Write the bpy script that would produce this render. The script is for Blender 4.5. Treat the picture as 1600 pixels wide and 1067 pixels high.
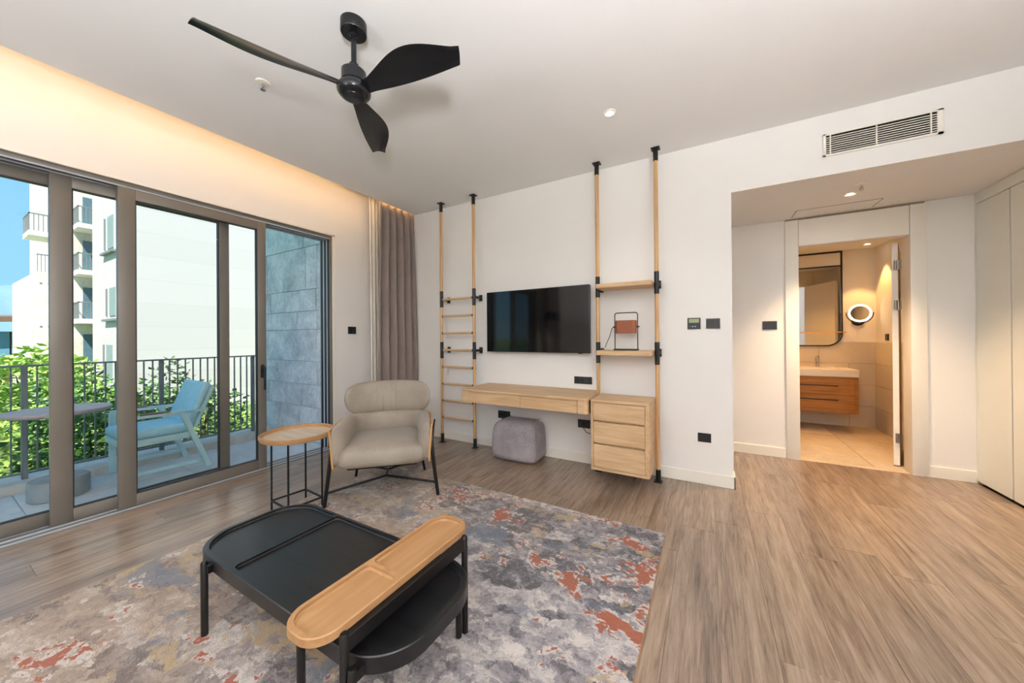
import bpy, bmesh, math, random
from mathutils import Matrix, Vector
random.seed(7)
for o in list(bpy.data.objects):
    bpy.data.objects.remove(o, do_unlink=True)
S = bpy.context.scene
COL = S.collection
R = math.radians
PI = math.pi

# ------------------------------------------------------------------ camera
def cam_axes(yaw, pitch, roll):
    cy, sy = math.cos(yaw), math.sin(yaw)
    f = Vector((-sy*math.cos(pitch), cy*math.cos(pitch), math.sin(pitch)))
    r = Vector((cy, sy, 0)); u = r.cross(f)
    c, s = math.cos(roll), math.sin(roll)
    return c*r + s*u, -s*r + c*u, f
_r, _u, _f = cam_axes(.515459, 2.779e-3, -7.715e-3)
cd = bpy.data.cameras.new('camera'); cam = bpy.data.objects.new('camera', cd); COL.objects.link(cam)
cd.sensor_width = 36; cd.sensor_fit = 'HORIZONTAL'; cd.lens = 541.0738/1600*36
cd.shift_y = -8.28/1600; cd.clip_start = .05; cd.clip_end = 3000
_m = Matrix.Identity(4)
for i in range(3):
    _m[i][0], _m[i][1], _m[i][2] = _r[i], _u[i], -_f[i]
_m[2][3] = 1.2
cam.matrix_world = _m
S.camera = cam

# ------------------------------------------------------------------ light and exposure
VS = S.view_settings
VS.view_transform = 'Standard'; VS.look = 'None'; VS.gamma = 1; VS.use_curve_mapping = False
VS.exposure = 1.58
SKY = .38; SUN = 3.4
GLASS_TINT = (.975, .985, .985)
W_DOWN = 3; W_HALL = 72; W_BATH = 24; W_COVE = 6.5; W_LAMP = 15; W_UP = 235
WARM = (1.0, .96, .90); HALLC = (1.0, .69, .40); AMBER = (1.0, .50, .15); UPCOL = (.95, .965, .985)

w = bpy.data.worlds.new('sky'); S.world = w; w.use_nodes = True
wn = w.node_tree; bg = wn.nodes['Background']
tc = wn.nodes.new('ShaderNodeTexCoord'); sx = wn.nodes.new('ShaderNodeSeparateXYZ'); wn.links.new(tc.outputs['Generated'], sx.inputs[0])
sr = wn.nodes.new('ShaderNodeValToRGB'); wn.links.new(sx.outputs[2], sr.inputs[0]); wn.links.new(sr.outputs[0], bg.inputs[0])
_e = sr.color_ramp.elements
for _ in range(2): _e.new(.5)
for _i, (_p, _c) in enumerate(((0, (.46, .76, .94, 1)), (.10, (.30, .66, .93, 1)), (.35, (.26, .60, .95, 1)), (1, (.30, .58, .95, 1)))):
    _e[_i].position = _p; _e[_i].color = _c
bg.inputs[1].default_value = SKY
sd = bpy.data.lights.new('sun', 'SUN'); so = bpy.data.objects.new('sun', sd); COL.objects.link(so)
sd.energy = SUN; sd.angle = R(.6); sd.color = (1, .92, .82)
so.rotation_euler = Vector((-.38, .42, -.82)).to_track_quat('-Z', 'Y').to_euler()
so.location = (5, -4, 12)
cy_ = S.cycles
cy_.max_bounces = 10; cy_.diffuse_bounces = 6; cy_.glossy_bounces = 4; cy_.transmission_bounces = 6
cy_.transparent_max_bounces = 24; cy_.sample_clamp_indirect = 6; cy_.caustics_reflective = False; cy_.caustics_refractive = False
cy_.use_denoising = True

# ------------------------------------------------------------------ helpers
def lin(c):
    return tuple((v/255/12.92 if v/255 <= .04045 else ((v/255+.055)/1.055)**2.4) for v in c) + (1,)

PM = {}                                   # world matrix of every Empty / thing
def empty(name, loc, rz=0):
    o = bpy.data.objects.new(name, None); COL.objects.link(o)
    o.empty_display_size = .1
    o.location = loc; o.rotation_euler = (0, 0, rz)
    PM[o] = Matrix.Translation(Vector(loc)) @ Matrix.Rotation(rz, 4, 'Z')
    return o
def tag(o, label=None, cat=None, group=None, kind=None):
    if label: o['label'] = label
    if cat: o['category'] = cat
    if group: o['group'] = group
    if kind: o['kind'] = kind
    return o
def thing(name, loc, label, cat, rz=0, group=None):
    return tag(empty(name, loc, rz), label, cat, group)

class MB:
    """collects shapes into one mesh"""
    def __init__(s, M=None):
        s.bm = bmesh.new(); s.M = M
    def v(s, p):
        p = Vector(p)
        return s.bm.verts.new(s.M @ p if s.M else p)
    def face(s, vs):
        try: return s.bm.faces.new(vs)
        except ValueError: return None
    def box(s, x0, x1, y0, y1, z0, z1, bev=0, seg=2):
        c = [(x, y, z) for z in (z0, z1) for x, y in ((x0, y0), (x1, y0), (x1, y1), (x0, y1))]
        vs = [s.v(p) for p in c]
        fs = [s.face([vs[i] for i in f]) for f in ((0, 3, 2, 1), (4, 5, 6, 7), (0, 1, 5, 4), (1, 2, 6, 5), (2, 3, 7, 6), (3, 0, 4, 7))]
        if bev:
            es = list({e for f in fs for e in f.edges})
            bmesh.ops.bevel(s.bm, geom=es, offset=bev, segments=seg, profile=.5, affect='EDGES')
        return s
    def loft(s, loops, cap0=True, cap1=True, closed=True):
        rows = [[s.v(p) for p in L] for L in loops]
        n = len(rows[0])
        for a, b in zip(rows, rows[1:]):
            for i in range(n if closed else n-1):
                j = (i+1) % n
                s.face([a[i], a[j], b[j], b[i]])
        if cap0: s.face(rows[0][::-1])
        if cap1: s.face(rows[-1])
        return rows
    def cyl(s, p0, p1, r0, r1=None, n=16):
        r1 = r0 if r1 is None else r1
        p0, p1 = Vector(p0), Vector(p1)
        d = (p1-p0).normalized()
        a = Vector((0, 0, 1)) if abs(d.z) < .9 else Vector((1, 0, 0))
        x = d.cross(a).normalized(); y = d.cross(x)
        L = [[p + (x*math.cos(2*PI*i/n) + y*math.sin(2*PI*i/n))*r for i in range(n)] for p, r in ((p0, r0), (p1, r1))]
        s.loft(L); return s
    def tube(s, pts, r, n=10, closed=False, flat=1.0):
        pts = [Vector(p) for p in pts]; N = len(pts)
        loops = []; prev = None
        for i, p in enumerate(pts):
            if closed: d = (pts[(i+1) % N]-pts[i-1]).normalized()
            else: d = (pts[min(i+1, N-1)]-pts[max(i-1, 0)]).normalized()
            if prev is None:
                a = Vector((0, 0, 1)) if abs(d.z) < .9 else Vector((1, 0, 0))
                x = d.cross(a).normalized()
            else:
                x = (prev - d*prev.dot(d)).normalized()
            prev = x; y = d.cross(x)
            rr = r[i] if isinstance(r, (list, tuple)) else r
            loops.append([p + x*math.cos(2*PI*k/n)*rr + y*math.sin(2*PI*k/n)*rr*flat for k in range(n)])
        if closed:
            s.loft(loops + [loops[0]], False, False)
        else: s.loft(loops)
        return s
    def bar(s, p0, p1, w, h, up=(0, 0, 1)):
        p0, p1 = Vector(p0), Vector(p1); d = (p1-p0).normalized()
        x = d.cross(Vector(up)).normalized(); y = x.cross(d)
        s.loft([[p + x*a*w/2 + y*b*h/2 for a, b in ((-1, -1), (1, -1), (1, 1), (-1, 1))] for p in (p0, p1)])
        return s
    def lathe(s, prof, c=(0, 0), n=32, cap0=True, cap1=True):
        s.loft([[(c[0]+r*math.cos(2*PI*i/n), c[1]+r*math.sin(2*PI*i/n), z) for i in range(n)] for r, z in prof], cap0, cap1)
        return s
    def prism(s, out, z0, z1, bev=0):
        if bev:
            ins = offset(out, bev)
            L = [(ins, z0), (out, z0+bev), (out, z1-bev), (ins, z1)]
        else: L = [(out, z0), (out, z1)]
        s.loft([[(x, y, z) for x, y in o] for o, z in L]); return s
    def tray(s, out, pockets, z0, z1, depth, bev=.003):
        ins = offset(out, bev)
        rows = s.loft([[(x, y, z) for x, y in o] for o, z in ((ins, z0), (out, z0+bev), (out, z1-bev), (ins, z1))], True, False)
        edges = []
        def loop_edges(row):
            for i in range(len(row)):
                e = s.bm.edges.get((row[i], row[(i+1) % len(row)])) or s.bm.edges.new((row[i], row[(i+1) % len(row)]))
                edges.append(e)
        loop_edges(rows[-1])
        for p in pockets:
            pin = offset(p, depth*.35)
            pr = s.loft([[(x, y, z) for x, y in o] for o, z in ((p, z1), (p, z1-depth*.6), (pin, z1-depth))], False, True)
            loop_edges(pr[0])
        bmesh.ops.triangle_fill(s.bm, edges=edges, use_beauty=True)
        return s
    def build(s, name, mat, parent=None, loc=None, sharp=35, flat=False):
        bmesh.ops.recalc_face_normals(s.bm, faces=s.bm.faces)
        me = bpy.data.meshes.new(name)
        Mi = None
        if parent is not None: Mi = PM[parent].inverted()
        elif loc is not None: Mi = Matrix.Translation(-Vector(loc))
        if Mi is not None and s.M is None: s.bm.transform(Mi)
        s.bm.to_mesh(me); s.bm.free()
        if not flat:
            me.shade_smooth(); me.set_sharp_from_angle(angle=R(sharp))
        me.materials.append(mat)
        o = bpy.data.objects.new(name, me); COL.objects.link(o)
        if parent is not None:
            o.parent = parent; PM[o] = PM[parent]
        else:
            if loc is not None: o.location = loc
            PM[o] = Matrix.Translation(Vector(loc)) if loc is not None else Matrix.Identity(4)
        return o

def offset(poly, d):
    n = len(poly); out = []
    A = sum(poly[i][0]*poly[(i+1) % n][1]-poly[(i+1) % n][0]*poly[i][1] for i in range(n))
    sg = 1 if A > 0 else -1
    for i in range(n):
        p0, p1, p2 = Vector(poly[i-1]), Vector(poly[i]), Vector(poly[(i+1) % n])
        a = (p1-p0); b = (p2-p1)
        if a.length < 1e-9: a = b
        if b.length < 1e-9: b = a
        a.normalize(); b.normalize()
        na = Vector((-a.y, a.x))*sg; nb = Vector((-b.y, b.x))*sg
        m = na+nb
        m = na if m.length < 1e-6 else m.normalized()
        k = max(.35, m.dot(na))
        q = p1 + m*d/k
        out.append((q.x, q.y))
    return out
def rrect(x0, x1, y0, y1, r, n=8):
    if not isinstance(r, (list, tuple)): r = [r]*4
    P = []
    for (cx, cy, a0), rr in zip((((x0, y0, PI)), ((x1, y0, 1.5*PI)), ((x1, y1, 0)), ((x0, y1, .5*PI))), r):
        ox = cx + rr*(1 if cx == x0 else -1); oy = cy + rr*(1 if cy == y0 else -1)
        for k in range(n+1):
            a = a0 + .5*PI*k/n
            P.append((ox+rr*math.cos(a), oy+rr*math.sin(a)))
    return P
def B(x0, x1, y0, y1, z0, z1, bev=0, seg=2): return MB().box(x0, x1, y0, y1, z0, z1, bev, seg)
def struct(name, mb, mat, loc=(0, 0, 0), flat=True):
    return tag(mb.build(name, mat, None, loc, flat=flat), kind='structure')

# ------------------------------------------------------------------ materials
def mk(name):
    m = bpy.data.materials.new(name); m.use_nodes = True
    nt = m.node_tree; return m, nt, nt.nodes['Principled BSDF']
def setp(b, **k):
    names = dict(rough='Roughness', metal='Metallic', spec='Specular IOR Level', coat='Coat Weight', coatr='Coat Roughness', sheen='Sheen Weight', trans='Transmission Weight', ior='IOR', alpha='Alpha')
    for a, v in k.items(): b.inputs[names[a]].default_value = v
def node(nt, t, **k):
    n = nt.nodes.new(t)
    for a, v in k.items(): setattr(n, a, v)
    return n
def ramp(nt, fac, stops, interp='LINEAR'):
    r = node(nt, 'ShaderNodeValToRGB'); r.color_ramp.interpolation = interp
    e = r.color_ramp.elements
    while len(e) < len(stops): e.new(.5)
    for i, (p, c) in enumerate(stops):
        e[i].position = p; e[i].color = c if len(c) == 4 else tuple(c)+(1,)
    nt.links.new(fac, r.inputs[0]); return r.outputs[0]
def coords(nt, kind='Object', scale=(1, 1, 1), rot=(0, 0, 0), rnd=0):
    if kind == 'Position':
        g = node(nt, 'ShaderNodeNewGeometry'); out = g.outputs['Position']
    else:
        t = node(nt, 'ShaderNodeTexCoord'); out = t.outputs[kind]
    if rnd:
        oi = node(nt, 'ShaderNodeObjectInfo'); mu = node(nt, 'ShaderNodeMath', operation='MULTIPLY'); mu.inputs[1].default_value = rnd
        nt.links.new(oi.outputs['Random'], mu.inputs[0])
        ad = node(nt, 'ShaderNodeVectorMath', operation='ADD'); nt.links.new(out, ad.inputs[0]); nt.links.new(mu.outputs[0], ad.inputs[1]); out = ad.outputs[0]
    mp = node(nt, 'ShaderNodeMapping'); mp.inputs['Scale'].default_value = scale; mp.inputs['Rotation'].default_value = rot
    nt.links.new(out, mp.inputs[0]); return mp.outputs[0]
def noise(nt, vec, scale, detail=4, rough=.55, dist=0):
    n = node(nt, 'ShaderNodeTexNoise'); n.inputs['Scale'].default_value = scale; n.inputs['Detail'].default_value = detail
    n.inputs['Roughness'].default_value = rough; n.inputs['Distortion'].default_value = dist
    if vec is not None: nt.links.new(vec, n.inputs['Vector'])
    return n.outputs['Fac']
def mix(nt, fac, a, b, blend='MIX'):
    m = node(nt, 'ShaderNodeMix', data_type='RGBA', blend_type=blend)
    for sock, v in ((m.inputs[0], fac), (m.inputs[6], a), (m.inputs[7], b)):
        if hasattr(v, 'is_linked'): nt.links.new(v, sock)
        else: sock.default_value = v
    return m.outputs[2]
def math_(nt, op, a, b=0.0):
    m = node(nt, 'ShaderNodeMath', operation=op)
    for sock, v in ((m.inputs[0], a), (m.inputs[1], b)):
        if hasattr(v, 'is_linked'): nt.links.new(v, sock)
        else: sock.default_value = v
    return m.outputs[0]
def bump(nt, b, h, strength=.2, dist=.01):
    n = node(nt, 'ShaderNodeBump'); n.inputs['Strength'].default_value = strength; n.inputs['Distance'].default_value = dist
    nt.links.new(h, n.inputs['Height']); nt.links.new(n.outputs[0], b.inputs['Normal'])
def plain(name, c, rough=.5, metal=0, var=.04, nscale=6, bmp=0, bscale=200, **k):
    m, nt, b = mk(name); c = lin(c)
    v = coords(nt)
    n = noise(nt, v, nscale, 3)
    d = tuple(max(0, x*(1-var)) for x in c[:3])+(1,); l = tuple(min(1, x*(1+var)) for x in c[:3])+(1,)
    nt.links.new(ramp(nt, n, [(.3, d), (.7, l)]), b.inputs['Base Color'])
    setp(b, rough=rough, metal=metal, **k)
    if bmp: bump(nt, b, noise(nt, v, bscale, 2), bmp, .002)
    return m
def wood(name, c1, c2, axis='x', rough=.45, fine=1.0, rnd=0, kind='Object', coat=0):
    m, nt, b = mk(name)
    st = {'x': (1.2, 16, 16), 'y': (16, 1.2, 16), 'z': (16, 16, 1.2)}[axis]
    v = coords(nt, kind, st, rnd=rnd)
    n1 = noise(nt, v, 2.2, 6, .6, .5)
    v2 = coords(nt, kind, tuple(s*6 if s > 2 else s*2 for s in st), rnd=rnd)
    n2 = noise(nt, v2, 3, 3, .6)
    f = math_(nt, 'ADD', math_(nt, 'MULTIPLY', n1, .75), math_(nt, 'MULTIPLY', n2, .25*fine))
    nt.links.new(ramp(nt, f, [(.36, lin(c1)), (.62, lin(c2))]), b.inputs['Base Color'])
    bump(nt, b, n2, .08, .001)
    setp(b, rough=rough, coat=coat)
    return m
def glow(name, c, s):
    m, nt, b = mk(name)
    b.inputs['Base Color'].default_value = (1, 1, 1, 1)
    b.inputs['Emission Color'].default_value = tuple(c)+(1,); b.inputs['Emission Strength'].default_value = s
    return m
def glass(name, tint, refl=1.0):
    m = bpy.data.materials.new(name); m.use_nodes = True; nt = m.node_tree; nt.nodes.clear()
    out = node(nt, 'ShaderNodeOutputMaterial'); tr = node(nt, 'ShaderNodeBsdfTransparent'); gl = node(nt, 'ShaderNodeBsdfGlossy')
    tr.inputs[0].default_value = tuple(tint)+(1,); gl.inputs['Roughness'].default_value = .01
    fr = node(nt, 'ShaderNodeFresnel'); fr.inputs[0].default_value = 1.45
    mu = math_(nt, 'MULTIPLY', fr.outputs[0], .55*refl)
    mx = node(nt, 'ShaderNodeMixShader'); nt.links.new(mu, mx.inputs[0]); nt.links.new(tr.outputs[0], mx.inputs[1]); nt.links.new(gl.outputs[0], mx.inputs[2])
    nt.links.new(mx.outputs[0], out.inputs[0]); return m

M = {}
M['wall'] = plain('wall_paint', (233, 231, 228), .75, var=.012, nscale=1.5, bmp=.03, bscale=350)
M['ceil'] = plain('ceiling_paint', (233, 233, 233), .8, var=.01, nscale=1.2)
M['white'] = plain('white_lacquer', (236, 232, 222), .4, var=.01)
M['ward'] = plain('wardrobe_lacquer', (228, 230, 224), .35, var=.01)
M['gapshade'] = plain('gap_shade_tone', (150, 134, 112), .8)
M['gap'] = plain('shadow_gap', (70, 66, 58), .8)
M['oak'] = wood('pale_oak_horizontal', (188, 152, 112), (214, 182, 142), 'x', .5)
M['oaky'] = wood('pale_oak_depth', (186, 150, 110), (212, 180, 140), 'y', .5)
M['oakz'] = wood('oak_pole', (190, 146, 98), (212, 170, 120), 'z', .45)
M['oaktray'] = wood('oak_tray', (164, 122, 80), (180, 140, 98), 'y', .45, .6)
M['oaklit'] = wood('oak_top_window_sheen', (200, 178, 150), (216, 196, 170), 'x', .22, .6)  # paler than the rim: window reflection put into the colour
M['plywood'] = wood('bent_oak_shell', (188, 138, 78), (208, 158, 98), 'z', .45, .6)
M['vanity'] = wood('amber_oak_vanity', (150, 98, 42), (184, 128, 62), 'x', .5)
M['black'] = plain('black_metal', (13, 13, 14), .42, var=.06)
M['blackplastic'] = plain('black_plastic', (24, 26, 28), .35, var=.04)
M['ductshade'] = plain('duct_shade_black', (4, 4, 4), .95)
M['fan'] = plain('fan_black', (16, 19, 23), .26, var=.06)
M['socketdk'] = plain('dark_socket', (38, 44, 48), .35, var=.04)
M['chrome'] = plain('chrome', (205, 205, 205), .12, 1, var=.01)
M['steel'] = plain('satin_steel', (165, 158, 148), .3, 1, var=.02)
M['alu'] = plain('taupe_aluminium', (124, 119, 112), .42, .25, var=.02)
M['alud'] = plain('dark_track', (38, 40, 44), .5, .2, var=.03)
M['alul'] = plain('pale_seal', (176, 186, 196), .4, var=.03)
M['screen'] = plain('tv_screen', (10, 11, 12), .06, var=.02, spec=.6)
M['lcd'] = plain('lcd_green_grey', (160, 170, 130), .3, var=.05)
M['leather'] = plain('cognac_leather', (150, 84, 52), .5, var=.10, nscale=14, bmp=.15, bscale=140)
M['sheer'] = plain('sheer_white', (236, 230, 220), .9, var=.03)
M['basin'] = plain('white_solid_surface', (240, 235, 226), .25, var=.01)
M['plaster'] = plain('white_render', (236, 234, 230), .9, var=.03, nscale=.6, bmp=.05, bscale=8)
M['glass'] = glass('door_glass', GLASS_TINT)
M['kerb'] = plain('kerb_stone', (196, 194, 188), .8, var=.12, nscale=9, bmp=.1, bscale=60)
M['railing'] = plain('painted_rail', (112, 122, 128), .5, .1, var=.04)
M['bluemetal'] = plain('pale_blue_metal', (186, 222, 228), .5, var=.04)
M['bluefab'] = plain('pale_blue_fabric', (170, 218, 232), .85, var=.06, nscale=20, bmp=.2, bscale=300)
M['teak'] = wood('brown_teak', (112, 84, 68), (140, 108, 88), 'y', .6)
M['conc'] = plain('concrete_drum', (150, 158, 160), .85, var=.10, nscale=12, bmp=.1, bscale=80)
M['stonetop'] = plain('balcony_table_stone', (186, 172, 168), .6, var=.08, nscale=10)
M['bark'] = plain('bark', (96, 74, 56), .9, var=.2, nscale=12)
M['ground'] = plain('garden_ground', (96, 118, 58), .95, var=.3, nscale=1.2)
M['mount'] = plain('hazy_mountain', (104, 138, 160), 1, var=.14, nscale=.012)
M['tileroof'] = plain('brown_roof', (122, 100, 84), .9, var=.10, nscale=1)
M['bluewin'] = plain('blue_glazing', (110, 160, 190), .2, var=.1, nscale=.6)
M['shutter'] = plain('grey_green_shutter', (138, 158, 156), .6, var=.05)
M['fargrey'] = plain('far_rail_grey', (120, 128, 130), .6, var=.05)
M['farwin'] = plain('far_window_glass', (90, 122, 136), .15, var=.1)
M['lampwhite'] = glow('lamp_disc', (1, .86, .68), 14)
M['led'] = glow('led_strip', (1, .55, .18), W_COVE)
M['ledring'] = glow('mirror_led_ring', (1, .84, .58), 2.2)
M['ledbar'] = plain('brass_shelf', (214, 160, 84), .35, .4, var=.03)
M['mirror'] = plain('mirror_silver', (235, 235, 235), .02, 1, var=0)
M['lampblack'] = plain('lamp_black', (26, 26, 27), .5)

def fabric(name, c1, c2, sc=260, bs=.35, wrink=0):
    m, nt, b = mk(name); v = coords(nt)
    n1 = noise(nt, v, sc, 2, .6); n2 = noise(nt, v, 5, 3)
    f = math_(nt, 'ADD', math_(nt, 'MULTIPLY', n1, .6), math_(nt, 'MULTIPLY', n2, .4))
    nt.links.new(ramp(nt, f, [(.38, lin(c1)), (.6, lin(c2))]), b.inputs['Base Color'])
    bump(nt, b, n1, bs, .002); setp(b, rough=.9, sheen=.15)
    return m
M['chairfab'] = fabric('taupe_leather_cloth', (138, 127, 115), (158, 147, 134), 220, .12)
M['chairfab'].node_tree.nodes['Principled BSDF'].inputs['Roughness'].default_value = .5
M['pouf'] = fabric('grey_tweed', (126, 118, 122), (172, 166, 170), 150, .5)
M['poufside'] = fabric('brown_tweed', (124, 108, 98), (166, 150, 138), 150, .5)
M['curtain'] = fabric('mauve_grey_curtain', (134, 121, 116), (146, 133, 127), 300, .1)

def plank_mat():
    m, nt, b = mk('laminate_oak_plank')
    v = coords(nt, 'Position', (13, 1.0, 1), rnd=37)
    big = noise(nt, v, 1.5, 5, .62, .9)
    v2 = coords(nt, 'Position', (85, 3.2, 1), rnd=61)
    fine = noise(nt, v2, 1.5, 4, .65, .3)
    v3 = coords(nt, 'Position', (30, 2.0, 1), rnd=17)
    mid = noise(nt, v3, 1.3, 5, .7, 1.6)
    f = math_(nt, 'ADD', math_(nt, 'MULTIPLY', big, .42), math_(nt, 'ADD', math_(nt, 'MULTIPLY', fine, .26), math_(nt, 'MULTIPLY', mid, .32)))
    c = ramp(nt, f, [(.36, lin((80, 66, 56))), (.43, lin((122, 103, 88))), (.52, lin((154, 133, 115))), (.64, lin((180, 160, 142)))])
    oi = node(nt, 'ShaderNodeObjectInfo')
    tone = ramp(nt, oi.outputs['Random'], [(0, (.80, .80, .82)), (.5, (.93, .92, .91)), (1, (1, .99, .97))])
    col = mix(nt, 1.0, c, tone, 'MULTIPLY')
    nt.links.new(col, b.inputs['Base Color'])
    setp(b, rough=.30, spec=.65, coat=.25, coatr=.18)
    bump(nt, b, fine, .10, .002)
    return m
M['plank'] = plank_mat()

def rug_mat():
    m, nt, b = mk('abstract_tufted_rug')
    v0 = coords(nt, 'Position')
    wv = node(nt, 'ShaderNodeTexNoise'); wv.inputs['Scale'].default_value = 5; wv.inputs['Detail'].default_value = 3
    nt.links.new(v0, wv.inputs['Vector'])
    sc = node(nt, 'ShaderNodeVectorMath', operation='SCALE'); sc.inputs['Scale'].default_value = .16
    nt.links.new(wv.outputs['Color'], sc.inputs[0])
    ad = node(nt, 'ShaderNodeVectorMath', operation='ADD'); nt.links.new(v0, ad.inputs[0]); nt.links.new(sc.outputs[0], ad.inputs[1])
    def mp(scale, loc=(0, 0, 0)):
        q = node(nt, 'ShaderNodeMapping'); q.inputs['Scale'].default_value = scale; q.inputs['Location'].default_value = loc
        nt.links.new(ad.outputs[0], q.inputs[0]); return q.outputs[0]
    sep = node(nt, 'ShaderNodeSeparateXYZ'); nt.links.new(v0, sep.inputs[0])
    warm = math_(nt, 'ADD', math_(nt, 'MULTIPLY', sep.outputs[0], -.70), -.50)      # 0 at x=-1, 1 at x=-2.6
    cool = math_(nt, 'ADD', noise(nt, v0, 1.4, 2), 0)
    warm = math_(nt, 'ADD', warm, math_(nt, 'MULTIPLY', math_(nt, 'SUBTRACT', cool, .5), 1.6))
    warmf = ramp(nt, warm, [(.25, (0, 0, 0)), (.75, (1, 1, 1))])
    fw = node(nt, 'ShaderNodeTexNoise'); fw.inputs['Scale'].default_value = 16; fw.inputs['Detail'].default_value = 4; fw.inputs['Roughness'].default_value = .65
    nt.links.new(v0, fw.inputs['Vector'])
    fs = node(nt, 'ShaderNodeVectorMath', operation='SCALE'); fs.inputs['Scale'].default_value = .13; nt.links.new(fw.outputs['Color'], fs.inputs[0])
    fa = node(nt, 'ShaderNodeVectorMath', operation='ADD'); nt.links.new(v0, fa.inputs[0]); nt.links.new(fs.outputs[0], fa.inputs[1])
    def vor(scale, st_):
        q = node(nt, 'ShaderNodeMapping'); q.inputs['Scale'].default_value = st_; nt.links.new(fa.outputs[0], q.inputs[0])
        vv = node(nt, 'ShaderNodeTexVoronoi'); vv.inputs['Scale'].default_value = scale; vv.inputs['Randomness'].default_value = 1
        nt.links.new(q.outputs[0], vv.inputs['Vector'])
        sp = node(nt, 'ShaderNodeSeparateColor'); nt.links.new(vv.outputs['Color'], sp.inputs[0]); return sp.outputs[0], sp.outputs[1], vv.outputs['Distance']
    ca, cg, cd_ = vor(7.0, (1.0, 1.7, 1)); cb, cb2, _d = vor(22.0, (1.0, 1.5, 1))
    lo = noise(nt, mp((1.0, 1.6, 1)), 1.6, 4, .6, .3)
    md = noise(nt, mp((1.0, 1.7, 1)), 13, 5, .72, .3)
    cc, cc2, _d2 = vor(52.0, (1.0, 1.6, 1))
    n1 = math_(nt, 'ADD', math_(nt, 'MULTIPLY', lo, .44), math_(nt, 'ADD', math_(nt, 'MULTIPLY', ca, .15), math_(nt, 'ADD', math_(nt, 'MULTIPLY', math_(nt, 'ADD', cb, math_(nt, 'MULTIPLY', cc, .55)), .115), math_(nt, 'MULTIPLY', md, .24))))
    st = [(0, (82, 79, 82)), (.38, (92, 88, 92)), (.43, (122, 116, 120)), (.475, (150, 143, 147)), (.52, (172, 165, 167)), (.565, (198, 189, 186)), (.61, (220, 211, 204))]
    grey = ramp(nt, n1, [(p, lin(c)) for p, c in st], 'CONSTANT')
    greys = ramp(nt, n1, [(p, lin(c)) for p, c in st])
    grey = mix(nt, .28, grey, greys)
    st = [(0, (120, 104, 98)), (.38, (138, 120, 110)), (.43, (160, 140, 126)), (.49, (176, 154, 134)), (.55, (186, 168, 152)), (.60, (206, 192, 180)), (.65, (216, 206, 198))]
    tan_ = ramp(nt, n1, [(p, lin(c)) for p, c in st], 'CONSTANT')
    tans = ramp(nt, n1, [(p, lin(c)) for p, c in st])
    tan_ = mix(nt, .28, tan_, tans)
    base = mix(nt, warmf, grey, tan_)
    # ochre washes
    o1 = math_(nt, 'ADD', math_(nt, 'MULTIPLY', noise(nt, mp((1.1, 2.0, 1), (3.1, 7.7, 0)), 1.5, 5, .6, .4), .88), math_(nt, 'MULTIPLY', cb, .12))
    base = mix(nt, ramp(nt, o1, [(.57, (0, 0, 0)), (.60, (.75, .75, .75))]), base, lin((188, 158, 112)))
    # slate-blue washes
    o2 = noise(nt, mp((1.3, 1.6, 1), (9.3, 1.2, 0)), 1.5, 5, .65, .6)
    base = mix(nt, ramp(nt, o2, [(.58, (0, 0, 0)), (.63, (.7, .7, .7))]), base, lin((112, 122, 138)))
    # cream halo and rust islands
    o3 = math_(nt, 'ADD', math_(nt, 'MULTIPLY', noise(nt, mp((1.2, 1.8, 1), (5.4, 2.9, 0)), 1.9, 5, .66, .4), .80), math_(nt, 'ADD', math_(nt, 'MULTIPLY', ca, .10), math_(nt, 'MULTIPLY', cb, .10)))
    o3 = math_(nt, 'SUBTRACT', o3, math_(nt, 'MULTIPLY', warm, .022))
    base = mix(nt, ramp(nt, o3, [(.570, (0, 0, 0)), (.576, (.85, .85, .85))]), base, lin((214, 204, 198)))
    base = mix(nt, ramp(nt, o3, [(.600, (0, 0, 0)), (.604, (1, 1, 1))]), base, lin((172, 90, 58)))
    pile = noise(nt, v0, 170, 3, .7)
    base = mix(nt, .35, base, ramp(nt, pile, [(.3, (.45, .45, .45)), (.7, (1, 1, 1))]), 'MULTIPLY')
    nt.links.new(base, b.inputs['Base Color'])
    h = math_(nt, 'ADD', math_(nt, 'MULTIPLY', ramp(nt, n1, [(.40, (0, 0, 0)), (.42, (1, 1, 1)), (.50, (.7, .7, .7)), (.52, (1, 1, 1)), (.6, (.6, .6, .6)), (.62, (1, 1, 1))]), 1.0), math_(nt, 'MULTIPLY', pile, .7))
    bump(nt, b, h, .9, .010); setp(b, rough=.95, sheen=.2)
    return m
M['rug'] = rug_mat()
M['rugedge'] = plain('rug_binding', (176, 132, 84), .9, var=.08, nscale=60)

def stone_mat(name, c1, c2, sc=3):
    m, nt, b = mk(name); v = coords(nt, 'Position', rnd=9)
    n1 = noise(nt, v, sc, 7, .65, .4); n2 = noise(nt, v, sc*9, 4, .7)
    f = math_(nt, 'ADD', math_(nt, 'MULTIPLY', n1, .65), math_(nt, 'MULTIPLY', n2, .35))
    nt.links.new(ramp(nt, f, [(.36, lin(c1)), (.60, lin(c2))]), b.inputs['Base Color'])
    bump(nt, b, f, .25, .01); setp(b, rough=.85); return m
M['stone'] = stone_mat('grey_wall_stone', (176, 178, 182), (236, 236, 238))
M['stonej'] = plain('stone_joint', (190, 192, 196), .9)
M['btile'] = stone_mat('beige_bath_tile', (208, 197, 180), (213, 203, 187), 1.6)
M['bfloor'] = stone_mat('beige_floor_tile', (176, 158, 136), (200, 184, 160), 2.2)
M['grout'] = plain('grout', (170, 156, 136), .9)
M['otile'] = stone_mat('grey_porcelain', (186, 192, 196), (212, 216, 218), 1.4)
M['farstone'] = stone_mat('far_cladding', (196, 188, 176), (232, 228, 220), .7)
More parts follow.
